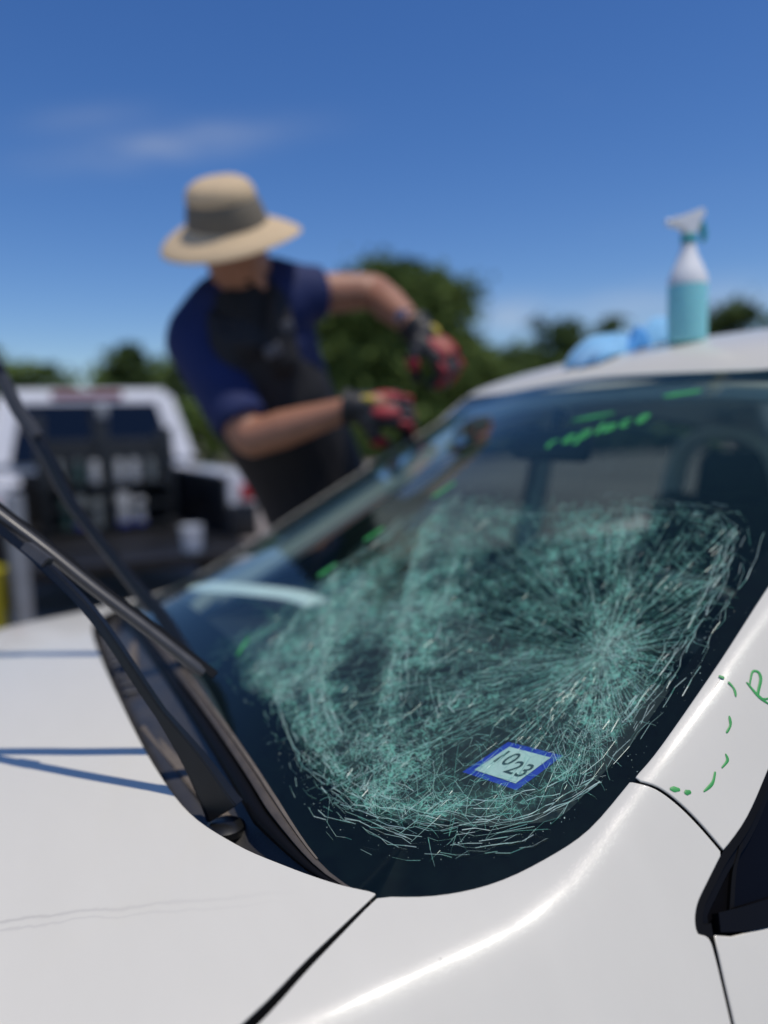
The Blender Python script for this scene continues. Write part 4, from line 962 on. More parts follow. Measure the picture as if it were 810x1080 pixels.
def cowl_strip(pts, w):  # tan strips painted to look like sunlit facets of the cowl
    rodbox('cowl_step', smooth_path(pts, 5), [w*(.45+.55*sin(pi*(.12+.80*i/((len(pts)-1)*5)))) for i in range((len(pts)-1)*5+1)], [.010]*((len(pts)-1)*5+1), M['tan_lit'], cowl, (-.2, .0, 1))
yy = np.linspace(-.652, .652, 70); vv_ = gbase_v(yy)
sealp = G3(vv_, yy, np.full(70, .0035))
tap = np.clip((.652-np.abs(yy))/.17, .10, 1)
sealp = G3(vv_, yy, .0030*tap)
tube('base_seal', [Vector(p) for p in sealp], list(.0080*tap), M['dusty_rubber'], car, 8, .7)
sealp2 = [Vector(p)+Vector((-.014*t, 0, -.006*t)) for p, t in zip(sealp, tap)]
tube('base_seal', sealp2, list(.0095*tap), M['seal_black'], car, 8, .8)
crest = G3(vv_[4:66]+.005*tap[4:66], yy[4:66], .0085*tap[4:66])
tube('seal_crest', [Vector(p) for p in crest], list(.0024*tap[4:66]), M['tan_lit'], car, 6, .8)  # thin tan line paints the lit top edge of the seal
rimp = np.array(half[19:]); rimp = rimp[(rimp[:, 0] > .0)]
for s_ in (1, -1):
    rp = np.array([q for q in curve2(rim, 5)]); Wp = G3(rp[:, 0]-.0, rp[:, 1]*s_*1.004, np.full(len(rp), -.001))
    tube('rim_seal', [Vector(p) for p in Wp], [.0022]*len(Wp), M['rubber'], car, 6)
def rodbox(name, pts, wid, thk, material, parent, up):
    """a bar of rectangular section that tapers along pts"""
    P = [Vector(p) for p in pts]; V = []; Fq = []; n = len(P)
    for i, p in enumerate(P):
        t = (P[min(i+1, n-1)]-P[max(i-1, 0)]).normalized(); a = t.cross(Vector(up)).normalized(); b = a.cross(t).normalized()
        for x, y in ((-1, -.6), (-.7, 1), (.7, 1), (1, -.6)): V.append(p+a*wid[i]*.5*x+b*thk[i]*.5*y)
    for i in range(n-1):
        for k in range(4): Fq.append((i*4+k, i*4+(k+1) % 4, i*4+4+(k+1) % 4, i*4+4+k))
    Fq += [(3, 2, 1, 0), tuple((n-1)*4+k for k in range(4))]
    bm = bmesh.new(); me = bpy.data.meshes.new('t'); me.from_pydata([tuple(v) for v in V], [], Fq); bm.from_mesh(me); bpy.data.meshes.remove(me)
    bmesh.ops.recalc_face_normals(bm, faces=bm.faces)
    bmesh.ops.bevel(bm, geom=[e for e in bm.edges if e.calc_face_angle(0) > .6], offset=.0012, segments=2, affect='EDGES')
    return from_bm(name, bm, material, parent)
def lin(a, b, n): return [a+(b-a)*i/(n-1) for i in range(n)]
cowl_strip([(-.246, -.150, .893), (-.228, -.290, .892), (-.216, -.375, .888), (-.205, -.440, .884)], .020)
cowl_strip([(-.185, .30, .899), (-.214, .17, .899), (-.234, .03, .899)], .022)
cowl_strip([(-.150, .50, .885), (-.185, .40, .892)], .022)
def wiper(arm, blade, aw, at, label):
    hub = lathe('wiper', [(.001, 0), (.020, .001), (.020, .008), (.013, .012), (.001, .013)], M['wiper'], car, 20, Matrix.Translation(Vector(arm[0])-Vector((0, 0, .022)))); hub['label'] = label
    rodbox('wiper_arm', smooth_path(arm, 5), [aw[0]+(aw[1]-aw[0])*min(1, i/9) for i in range((len(arm)-1)*5+1)], [at]*((len(arm)-1)*5+1), M['wiper'], hub, (-.6, -.6, .5))
    bl = tube('wiper_blade', smooth_path(blade, 5), [.006]+[.0085]*((len(blade)-1)*5-1)+[.006], M['wiper_grey'], hub, 10, .8)
    off = Vector((.011, -.006, -.004)); B2 = [Vector(p)+off for p in blade]
    rodbox('rubber_edge', smooth_path(B2, 5), [.003]*((len(blade)-1)*5+1), [.012]*((len(blade)-1)*5+1), M['rubber'], bl, (.9, -.4, -.2))
    return hub, bl
h1, b1 = wiper([(-.213, -.446, .903), (-.236, -.422, .955), (-.269, -.392, 1.016), (-.314, -.348, 1.101), (-.362, -.292, 1.159), (-.396, -.249, 1.192), (-.441, -.189, 1.240), (-.50, -.11, 1.30)],
               [(-.206, -.357, 1.023), (-.256, -.327, 1.072), (-.307, -.297, 1.12), (-.350, -.268, 1.163), (-.395, -.237, 1.205), (-.448, -.198, 1.257), (-.56, -.115, 1.365)], (.046, .013), .012, 'driver side wiper lifted off the glass')
rodbox('arm_sleeve', [(-.352, -.303, 1.154), (-.372, -.279, 1.172)], [.016, .015], [.015, .014], M['wiper_grey'], h1, (-.6, -.6, .5))
h2, b2 = wiper([(-.150, -.045, .915), (-.184, .015, 1.003), (-.231, .062, 1.078), (-.295, .128, 1.184), (-.323, .158, 1.261), (-.361, .205, 1.340), (-.386, .240, 1.415), (-.43, .30, 1.52)],
               [(-.196, .045, 1.008), (-.241, .085, 1.086), (-.302, .147, 1.190), (-.330, .176, 1.264), (-.367, .222, 1.342), (-.392, .258, 1.416), (-.47, .37, 1.62)], (.034, .013), .012, 'passenger side wiper lifted off the glass')
rodbox('arm_sleeve', [(-.334, .168, 1.290), (-.361, .203, 1.342), (-.379, .229, 1.395)], [.018, .020, .018], [.016, .016, .015], M['wiper_grey'], h2, (-.6, -.6, .5))

# ---- cabin
prof = [(-.10, .82), (-.02, .868), (.10, .892), (.24, .900), (.36, .905), (.43, .895), (.47, .86), (.50, .78), (.49, .60), (.40, .45)]
ysd = np.linspace(-.66, .66, 41); V = []; Fq = []
for v, z in prof:
    for y in ysd:
        bump_ = .030*np.exp(-((y+.37)/.17)**2)*np.exp(-((v-.34)/.12)**2); fall = .05*(abs(y)/.66)**6
        V.append((v-.05*(abs(y)/.66)**2*(v < .05)+.06*(abs(y)/.66)**2*(v < .05), y, z+bump_-fall))
n = len(ysd)
for r_ in range(len(prof)-1):
    for i in range(n-1): Fq.append((r_*n+i, r_*n+i+1, (r_+1)*n+i+1, (r_+1)*n+i))
dash = pydata('dashboard', V, Fq, M['dash'], car)
dp = smooth_path([(.030, .660, .915), (.060, .55, .925), (.100, .43, .935), (.150, .33, .936), (.175, .25, .930)], 6)
rodbox('dash_edge_strip', dp, lin(.10, .06, len(dp)), [.010]*len(dp), M['pale_trim'], dash, (0, 0, 1))  # pale bar along the passenger end of the dash top
for s_ in (1, -1):
    box('door_lining', (.78, s_*.755, .56), (1.30, .05, .56), M['dash'], car, bevel=.015)
    box('door_lining', (1.65, s_*.755, .56), (.40, .05, .56), M['dash'], car, bevel=.015)
    pv = np.linspace(-.02, .735, 22); pe = gedge(pv)-.006; top_ = G3(pv, s_*pe, np.full(22, -.008)); V = []; Fq = []
    for j, (dy, dz) in enumerate(((0, 0), (-.012, -.030), (-.022, -.075), (-.020, -.10), (.02, -.11), (.03, -.02))):
        V += [(p[0], p[1]+s_*dy, p[2]+dz) for p in top_]
    Fq = [(j*22+i, j*22+i+1, ((j+1) % 6)*22+i+1, ((j+1) % 6)*22+i) for j in range(6) for i in range(21)]
    pydata('pillar_trim', V, Fq, M['light_trim'], car)
    tube('pillar_trim', smooth_path([(1.08, s_*.74, .90), (1.08, s_*.68, 1.12), (1.07, s_*.60, 1.28), (1.07, s_*.5, 1.335)], 5), [.035]*16, M['light_trim'], car, 10, .6)
    tube('pillar_trim', smooth_path([(2.30, s_*.70, .95), (2.05, s_*.64, 1.18), (1.85, s_*.56, 1.31)], 5), [.06]*11, M['light_trim'], car, 10, .5)
gv, gt_ = np.meshgrid(np.linspace(.77, 2.04, 26), np.linspace(-.75, .75, 21), indexing='ij')
W = S(gv.ravel(), gt_.ravel()); W = W-SN(gv.ravel(), gt_.ravel())*.032
pydata('headliner', W, [(i*21+j, i*21+j+1, (i+1)*21+j+1, (i+1)*21+j) for i in range(25) for j in range(20)], M['light_trim'], car)
tube('headliner_edge', smooth_path([(.76, -.54, 1.30), (.735, -.3, 1.335), (.725, 0, 1.345), (.735, .3, 1.335), (.76, .54, 1.30)], 6), [.022]*25, M['light_trim'], car, 10)
mir = box('mirror', (.575, 0, 1.245), (.03, .22, .065), M['black_gloss'], car, rot=Matrix.Rotation(.25, 3, 'Y'), bevel=.012)
tube('mirror_stem', [(.585, 0, 1.27), (.60, 0, 1.312)], [.010, .014], M['black_gloss'], mir, 10)
for s_ in (-1, 1): box('sun_visor', (.82, s_*.33, 1.345), (.17, .40, .016), M['light_trim'], car, rot=Matrix.Rotation(-.28, 3, 'Y'), bevel=.006)
# steering wheel
ax = Vector((.86, 0, .5)).normalized(); rot = ax.to_track_quat('Z', 'Y').to_matrix().to_4x4(); mt = Matrix.Translation((.62, -.37, .88)) @ rot
V = []; Fq = []
for i in range(40):
    a = 2*pi*i/40
    for k in range(10):
        b = 2*pi*k/10; V.append(mt @ Vector(((.185+.015*cos(b))*cos(a), (.185+.015*cos(b))*sin(a), .015*sin(b)))); Fq.append((i*10+k, ((i+1) % 40)*10+k, ((i+1) % 40)*10+(k+1) % 10, i*10+(k+1) % 10))
sw = pydata('steering_wheel', V, Fq, M['dash'], car)
lathe('hub', [(.001, -.03), (.06, -.025), (.075, .0), (.05, .022), (.001, .026)], M['dash'], sw, 24, mt)
for a in (0, pi, -pi/2): tube('spoke', [mt @ Vector((.05*cos(a), .05*sin(a), 0)), mt @ Vector((.18*cos(a), .18*sin(a), 0))], [.016, .011], M['dash'], sw, 8, .5)
def cushion(name, c, s, rot, material, parent, bev=.05): return box(name, c, s, material, parent, rot=rot, bevel=bev, seg=4)
def seat(y, v, lean, hz):
    q = cushion('seat', (v-.20, y, .47), (.52, .48, .16), Matrix.Rotation(-.12, 3, 'Y'), M['seat'], car)
    cushion('backrest', (v+.12, y, .76), (.15, .47, .62), Matrix.Rotation(lean, 3, 'Y'), M['seat'], q, .06)
    cushion('headrest', (v+.12+.40*sin(lean)+.02, y, hz), (.11, .25, .19), Matrix.Rotation(lean*.6, 3, 'Y'), M['seat'], q, .045)
    for d in (-.06, .06): tube('post', [(v+.20, y+d, 1.0), (v+.12+.40*sin(lean), y+d, hz-.06)], .006, M['steel'], q, 8)
seat(-.37, 1.02, .30, 1.11); seat(.345, 1.30, .30, 1.095)
tube('seat_rim', smooth_path([(1.47, .56, .86), (1.50, .55, 1.02), (1.50, .49, 1.19), (1.49, .36, 1.245), (1.50, .21, 1.20), (1.50, .14, 1.02), (1.47, .13, .86)], 6), [.034]*37, M['pale_trim'], car, 12, .6)
q = cushion('rear_seat', (1.95, 0, .48), (.5, 1.30, .18), None, M['seat'], car); cushion('backrest', (2.25, 0, .76), (.15, 1.30, .60), Matrix.Rotation(.35, 3, 'Y'), M['seat'], q)
for y in (-.42, .42): cushion('headrest', (2.33, y, 1.06), (.10, .25, .15), None, M['seat'], q, .04)
box('parcel_shelf', (2.46, 0, .96), (.34, 1.30, .02), M['dash'], car)
# ------------------------------------------------------------------ spray bottle and cloths on the roof
def roofz(v, y): return float(S(np.array([v]), np.array([atan2(y, .60)]))[0][2])
bx, by = .885, -.055; bz = roofz(bx, by)-.001
bot = empty('spray_bottle', (bx, by, bz), 'spray bottle of aqua liquid with white shoulder and teal trigger on the roof', 'spray bottle')
lathe('liquid', [(.001, 0), (.040, 0), (.0435, .004), (.0445, .012), (.0445, .128), (.044, .132), (.001, .132)], M['aqua'], bot, 36)
lathe('bottle_shoulder', [(.001, .1325), (.0442, .1325), (.0440, .142), (.041, .156), (.034, .172), (.026, .190), (.019, .207), (.0155, .220), (.0145, .228), (.001, .228)], M['white_plastic'], bot, 36)
lathe('collar', [(.001, .2285), (.0165, .2285), (.0175, .232), (.0175, .244), (.015, .247), (.001, .247)], M['teal_plastic'], bot, 28)
rt = Vector((R0.x, R0.y, 0)); hd_ = rt*-1.0                                           # nozzle points to the left
def bm_prism(prof, width, side):
    bm = bmesh.new(); vs = []
    for s in (-.5, .5): vs.append([bm.verts.new(hd_*p[0]+Vector((0, 0, p[1]))+side*width*s) for p in prof])
    bm.faces.new(vs[0]); bm.faces.new(vs[1][::-1]); n = len(prof)
    for i in range(n): bm.faces.new((vs[0][i], vs[0][(i+1) % n], vs[1][(i+1) % n], vs[1][i]))
    bmesh.ops.recalc_face_normals(bm, faces=bm.faces)
    bmesh.ops.bevel(bm, geom=list(bm.edges), offset=.003, segments=2, affect='EDGES'); return bm
sd = Vector((F0.x, F0.y, 0))
hdo = from_bm('spray_head', bm_prism([(-.016, .247), (.012, .247), (.016, .262), (.040, .268), (.042, .284), (.010, .292), (-.030, .306), (-.036, .296), (-.026, .276)], .026, sd), M['white_plastic'], bot)
tube('nozzle', [hd_*.040+Vector((0, 0, .276)), hd_*.052+Vector((0, 0, .276))], [.0085, .0075], M['white_plastic'], hdo, 12)
from_bm('trigger', bm_prism([(-.020, .272), (-.034, .278), (-.042, .250), (-.038, .228), (-.030, .230), (-.030, .250)], .016, sd), M['teal_plastic'], bot)
bot.scale = (.87, .87, .87)
def crumple(name, c, size, seed, material, parent, folds=7, h=.06):
    """a heap of cloth: a sheet thrown into folds, with thickness"""
    r = np.random.default_rng(seed); n = 46; V = []; Fq = []
    ph = r.uniform(0, 6.28, folds); kx = r.uniform(-9, 9, folds); ky = r.uniform(-9, 9, folds)
    for j in range(n):
        for i in range(n):
            a, b = (i/(n-1)-.5)*2, (j/(n-1)-.5)*2
            rr = sqrt(a*a+b*b); edge_ = 1+.16*sin(3*atan2(b, a)+ph[0])+.08*sin(7*atan2(b, a)+ph[1])
            s = min(1, 1/max(rr, 1e-6)) if rr > 1 else 1
            a, b = a*s, b*s; rr = min(rr, 1)
            f = sum(sin(kx[q]*a*.6+ky[q]*b*.6+ph[q]) for q in range(folds))/folds
            x = a*size[0]*edge_; y = b*size[1]*edge_
            z = h*(max(0, 1-rr**2.4))**.55*(.78+.55*f)+.004*(1+f)
            w = Vector((c[0], c[1], 0))+rt*x+sd*y
            V.append((w.x, w.y, roofz(w.x, w.y)+max(.002, z)))
    for j in range(n-1):
        for i in range(n-1): Fq.append((j*n+i, j*n+i+1, (j+1)*n+i+1, (j+1)*n+i))
    o = pydata(name, V, Fq, material, parent)
    m_ = o.modifiers.new('thickness', 'SOLIDIFY'); m_.thickness = .004; m_.offset = -1
    return o
c1 = crumple('cleaning_cloth', (.835, .135), (.074, .060), 3, M['cloth_blue'], None, h=.050); tag(c1, 'crumpled pale blue cloth lying on the roof edge, left of the bottle', 'cloth', 'cloths on the car roof')
c2 = crumple('cleaning_cloth', (.955, .085), (.062, .05), 8, M['cloth_blue'], None, h=.062); tag(c2, 'sky blue cloth heaped on the roof right against the bottle', 'cloth', 'cloths on the car roof')
c3 = crumple('cleaning_cloth', (.885, .085), (.030, .03), 12, M['cloth_royal'], None, h=.044); tag(c3, 'small royal blue cloth squeezed between the two paler cloths', 'cloth', 'cloths on the car roof')

# ------------------------------------------------------------------ the worker
def tube_bm(bm, pts, radii, n=14, flat=None, flush=False):
    """closed rounded tube appended to bm; flat = (axis vector, ratio) squashes the section along that axis"""
    P = [Vector(p) for p in pts]
    t0 = (P[1]-P[0]).normalized(); t1 = (P[-1]-P[-2]).normalized()
    C2 = [(P[0]-t0*radii[0]*.8, radii[0]*.35), (P[0]-t0*radii[0]*.45, radii[0]*.8)]+list(zip(P, radii))+([(P[-1]+t1*.004, radii[-1]*.96)] if flush else [(P[-1]+t1*radii[-1]*.45, radii[-1]*.8), (P[-1]+t1*radii[-1]*.8, radii[-1]*.35)])
    rings = []; ref = Vector((.23, .41, .88))
    for i, (p, r) in enumerate(C2):
        t = (C2[min(i+1, len(C2)-1)][0]-C2[max(i-1, 0)][0]).normalized(); a = t.cross(ref).normalized(); b = a.cross(t).normalized(); ring = []
        for k in range(n):
            q = a*cos(2*pi*k/n)*r+b*sin(2*pi*k/n)*r
            if flat: ax_ = flat[0]; q = q-ax_*(q.dot(ax_))*(1-flat[1])
            ring.append(bm.verts.new(p+q))
        rings.append(ring)
    for i in range(len(rings)-1):
        for k in range(n): bm.faces.new((rings[i][k], rings[i][(k+1) % n], rings[i+1][(k+1) % n], rings[i+1][k]))
    bm.faces.new(rings[0][::-1]); bm.faces.new(rings[-1])
def ell_bm(bm, c, axes, n=20):
    g = bmesh.ops.create_uvsphere(bm, u_segments=n, v_segments=n//2+2, radius=1)
    Mx = Matrix((axes[0], axes[1], axes[2])).transposed().to_4x4(); Mx.translation = Vector(c)
    bmesh.ops.transform(bm, matrix=Mx, verts=g['verts'])
def fuse(name, bm, voxel, material, parent, smooth=3):
    """voxel union of everything in bm: one continuous surface"""
    bmesh.ops.recalc_face_normals(bm, faces=bm.faces)
    me = bpy.data.meshes.new('t'); bm.to_mesh(me); bm.free(); o = bpy.data.objects.new('t', me); COL.objects.link(o)
    m_ = o.modifiers.new('r', 'REMESH'); m_.mode = 'VOXEL'; m_.voxel_size = voxel
    s_ = o.modifiers.new('s', 'SMOOTH'); s_.iterations = smooth; s_.factor = .5
    dg = bpy.context.evaluated_depsgraph_get(); out = bpy.data.meshes.new_from_object(o.evaluated_get(dg)); bpy.data.objects.remove(o); bpy.data.meshes.remove(me)
    out.materials.clear(); return link(name, out, material, parent)
def sp(pts, n=5): return smooth_path(pts, n)
def rad(vals, n=5):
    out = []
    for i in range(len(vals)-1): out += [vals[i]+(vals[i+1]-vals[i])*k/n for k in range(n)]
    return out+[vals[-1]]
pw = empty('person', (.40, 1.17, 0), 'worker in a tan brimmed hat and navy shirt bending over the far windshield edge', 'person'); pw_off = Vector((.40, 1.17, 0))
PELV, WAIST, CHEST, UPCH, NECK = (.55, 1.14, 1.00), (.478, 1.12, 1.17), (.350, 1.07, 1.40), (.29, 1.015, 1.55), (.262, .985, 1.645)
RS, LS = (.132, 1.040, 1.560), (.405, .960, 1.685)
RE, RW, RH = (.225, .858, 1.268), (.452, .665, 1.345), (.515, .625, 1.350)
LE, LW, LH = (.660, .935, 1.706), (.682, .705, 1.560), (.725, .645, 1.485)
latv = (Vector(LS)-Vector(RS)).normalized(); spine = (Vector(UPCH)-Vector(WAIST)).normalized(); facing = latv.cross(spine).normalized()
if facing.y > 0: facing = -facing
bmb = bmesh.new()
tube_bm(bmb, sp([PELV, WAIST, CHEST, UPCH]), rad([.165, .158, .182, .175]), 18, (facing, .68))
tube_bm(bmb, sp([UPCH, NECK, (.250, .965, 1.715)]), rad([.09, .062, .058]))
for S_, E_p, W_, H_ in ((RS, RE, RW, RH), (LS, LE, LW, LH)):
    tube_bm(bmb, sp([UPCH, S_]), rad([.10, .070]))
    tube_bm(bmb, sp([S_, Vector(S_).lerp(Vector(E_p), .5), E_p]), rad([.066, .060, .052]))
    tube_bm(bmb, sp([E_p, Vector(E_p).lerp(Vector(W_), .35), Vector(E_p).lerp(Vector(W_), .8), W_]), rad([.052, .053, .038, .032]))
    tube_bm(bmb, [W_, H_], [.030, .034])
# head: skull, jaw, nose, ears, brow; bowed towards the glass and turned to the hands
hu = (Vector((0, 0, 1))*.80-F0*.48-R0*.09).normalized()
ff = (R0*.62-F0*.62-Vector((0, 0, .30))); ff = (ff-hu*ff.dot(hu)).normalized(); fs = hu.cross(ff).normalized()
HB = Vector((.214, .932, 1.856)); HC = HB-hu*.090+ff*.008
ell_bm(bmb, HC, (ff*.104, fs*.084, hu*.110)); ell_bm(bmb, HC-hu*.088+ff*.032, (ff*.068, fs*.062, hu*.070))
tube_bm(bmb, [HC-hu*.03+ff*.094, HC-hu*.065+ff*.112, HC-hu*.072+ff*.098], [.011, .015, .012], 8)
ell_bm(bmb, HC-hu*.018+ff*.082, (ff*.022, fs*.060, hu*.014))
for s_ in (-1, 1):
    ell_bm(bmb, HC-hu*.040-ff*.005+fs*.078*s_, (ff*.017, fs*.010, hu*.030), 10)
    ell_bm(bmb, HC-hu*.055+ff*.070+fs*.036*s_, (ff*.022, fs*.022, hu*.018), 10)
tube_bm(bmb, [HC-hu*.100+ff*.086-fs*.022, HC-hu*.101+ff*.092, HC-hu*.100+ff*.086+fs*.022], [.008, .010, .008], 8)
tube_bm(bmb, [HC-hu*.09, Vector(NECK)], [.055, .060])
# legs
for s_, ft in ((-1, (.42, 1.22, .09)), (1, (.78, 1.24, .09))):
    hip = Vector(PELV)+latv*Vector((1, 1, 0)).normalized().length*0+Vector((.09*s_, .02, -.04)); kn = hip.lerp(Vector(ft), .5)+Vector((0, -.05, .02))
    tube_bm(bmb, sp([hip, kn, ft]), rad([.088, .060, .044]))
    tube_bm(bmb, [Vector(ft)+Vector((0, .02, -.05)), Vector(ft)+Vector((0, -.15, -.06))], [.04, .032])
def inp(o, root=pw, off=pw_off):
    o.parent = root; o.matrix_parent_inverse = Matrix.Translation(-off); return o
inp(fuse('body', bmb, .011, M['skin'], None))
# eyes and hair
for s_ in (-1, 1):
    b_ = bmesh.new(); ell_bm(b_, HC-hu*.038+ff*.086+fs*.031*s_, (ff*.010, fs*.013, hu*.009), 12); inp(from_bm('eye', b_, M['hair']))
b_ = bmesh.new(); ell_bm(b_, HC-hu*.006-ff*.012, (ff*.093, fs*.080, hu*.088)); ell_bm(b_, HC-hu*.055-ff*.055, (ff*.045, fs*.068, hu*.055)); inp(fuse('hair', b_, .009, M['hair'], None))
b_ = bmesh.new(); ell_bm(b_, HC-hu*.122+ff*.046, (ff*.058, fs*.058, hu*.050))
for s_ in (-1, 1): tube_bm(b_, [HC-hu*.045+ff*.012+fs*.070*s_, HC-hu*.095+ff*.020+fs*.060*s_, HC-hu*.125+ff*.045+fs*.035*s_], [.012, .018, .024], 8)
tube_bm(b_, [HC-hu*.086+ff*.082-fs*.035, HC-hu*.083+ff*.096, HC-hu*.086+ff*.082+fs*.035], [.007, .009, .007], 8)
inp(fuse('beard', b_, .007, M['hair'], None))
# hat
mh = Matrix((fs, -ff, hu)).transposed().to_4x4(); mh = Matrix((ff, fs, hu)).transposed().to_4x4(); mh.translation = HB
def brimw(r, z, a):
    k = max(0, (r-.10)/.10)
    return r*(1+.05*cos(2*a)*min(1, r/.12)), z+k*(-.022+.010*cos(2*a+.4)+.004*sin(3*a))
hat = lathe('hat', [(.098, -.012), (.112, -.009), (.145, -.006), (.180, -.008), (.198, -.012), (.203, -.010), (.199, -.004), (.180, .002), (.145, .006), (.118, .010), (.112, .018), (.108, .034)], M['straw'], None, 48, mh, brimw, caps=False); inp(hat)
def oval(r, z, a): return r*(1+.07*cos(2*a)), z
def place(o): o.parent = hat; o.matrix_parent_inverse = Matrix.Identity(4); return o
place(lathe('hat_band', [(.112, .004), (.116, .008), (.112, .030), (.104, .058), (.0975, .076), (.094, .078)], M['mesh_band'], None, 40, mh, oval, caps=False))
place(lathe('hat_crown', [(.0975, .074), (.0985, .080), (.0945, .096), (.084, .111), (.066, .121), (.042, .126), (.020, .126), (.001, .125)], M['straw'], None, 40, mh, oval, caps=False))
place(lathe('hat_lining', [(.100, -.010), (.098, .02), (.088, .065), (.06, .105), (.001, .115)], M['mesh_band'], None, 30, mh, oval, caps=False))
# shirt with sleeves, collar
b_ = bmesh.new()
tube_bm(b_, sp([(.51, 1.13, 1.08), WAIST, CHEST, UPCH]), rad([.176, .172, .202, .196]), 18, (facing, .70))
tube_bm(b_, sp([UPCH, NECK]), rad([.105, .078]))
for S_, E_p, k in ((RS, RE, .84), (LS, LE, .36)):
    tube_bm(b_, sp([UPCH, S_]), rad([.125, .098])); e = Vector(S_).lerp(Vector(E_p), k)
    tube_bm(b_, sp([S_, Vector(S_).lerp(e, .5), e]), rad([.092, .086, .080]), flush=True)
for S_ in (RS, LS): tube_bm(b_, sp([Vector(S_)+Vector((0, 0, .01)), Vector(S_).lerp(Vector(NECK), .55)+Vector((0, .02, .055)), Vector(NECK)+Vector((0, .03, .06))]), rad([.085, .082, .070]))
inp(fuse('shirt', b_, .012, M['navy'], None, 2))
b_ = bmesh.new()
tube_bm(b_, sp([(.54, 1.13, 1.02), (.478, 1.115, 1.17), Vector(CHEST)+facing*.02, Vector(UPCH)+facing*.024-Vector((0, 0, .03))]), rad([.188, .190, .198, .152]), 18, (facing, .78))
for s_ in (-1, 1):
    tube_bm(b_, sp([Vector(UPCH)+facing*.11+latv*.08*s_-Vector((0, 0, .06)), Vector(NECK)+facing*.075+latv*.088*s_, Vector(NECK)-facing*.06+latv*.085*s_]), rad([.05, .036, .036]), 10)
tube_bm(b_, sp([Vector(NECK)+facing*.035-latv*.01-Vector((0, 0, .09)), Vector(NECK)+facing*.040-Vector((0, 0, .050))-latv*.01]), rad([.095, .078]), 16)
vest_bm = b_
b_ = bmesh.new(); tube_bm(b_, sp([Vector(UPCH)+facing*.02, Vector(NECK)+facing*.01, HC-hu*.105+ff*.014]), rad([.118, .098, .086]), 16); ell_bm(b_, HC-hu*.098+ff*.050, (ff*.066, fs*.068, hu*.054)); ell_bm(b_, HC-hu*.090+ff*.068, (ff*.056, fs*.064, hu*.054)); inp(fuse('face_covering', b_, .009, M['trouser'], None, 3))
b_ = vest_bm
vest = inp(fuse('vest', b_, .011, M['vest'], None, 2))
for c_, s_, mt_ in ((Vector(UPCH)+facing*.168+latv*.035+Vector((0, 0, .0)), (.05, .012, .035), 'patch'), (Vector(UPCH)+facing*.160+latv*.085+Vector((0, 0, .045)), (.035, .012, .03), 'patch')):
    rm_ = Matrix((latv, facing, latv.cross(facing))).transposed(); q = box('badge', c_, s_, M[mt_], None, rot=rm_, bevel=.004); q.parent = vest
rm_ = Matrix((latv, facing, spine)).transposed()
for z_ in (.0, .07, .14, .21): q = box('zip_segment', Vector(CHEST)+facing*.157+spine*(z_-.14), (.008, .006, .06), M['glove_grey'], None, rot=rm_, bevel=.002); q.parent = vest
b_ = bmesh.new(); tube_bm(b_, sp([(.515, 1.135, 1.10), PELV, (.56, 1.145, .93)]), rad([.166, .170, .165]), 18, (facing, .70))
for s_, ft in ((-1, (.42, 1.22, .11)), (1, (.78, 1.24, .11))):
    hip = Vector(PELV)+Vector((.09*s_, .02, -.05)); kn = hip.lerp(Vector(ft), .5)+Vector((0, -.05, .02)); tube_bm(b_, sp([hip, kn, ft]), rad([.108, .085, .075]))
inp(fuse('trousers', b_, .014, M['trouser'], None, 2))
for s_, ft in ((-1, (.42, 1.22, .09)), (1, (.78, 1.24, .09))):
    b_ = bmesh.new(); tube_bm(b_, [Vector(ft)+Vector((0, .0, .06)), Vector(ft)+Vector((0, .015, -.03))], [.06, .058]); tube_bm(b_, [Vector(ft)+Vector((0, .03, -.045)), Vector(ft)+Vector((0, -.15, -.055))], [.046, .040], 12); inp(fuse('boot', b_, .01, M['rubber'], None))
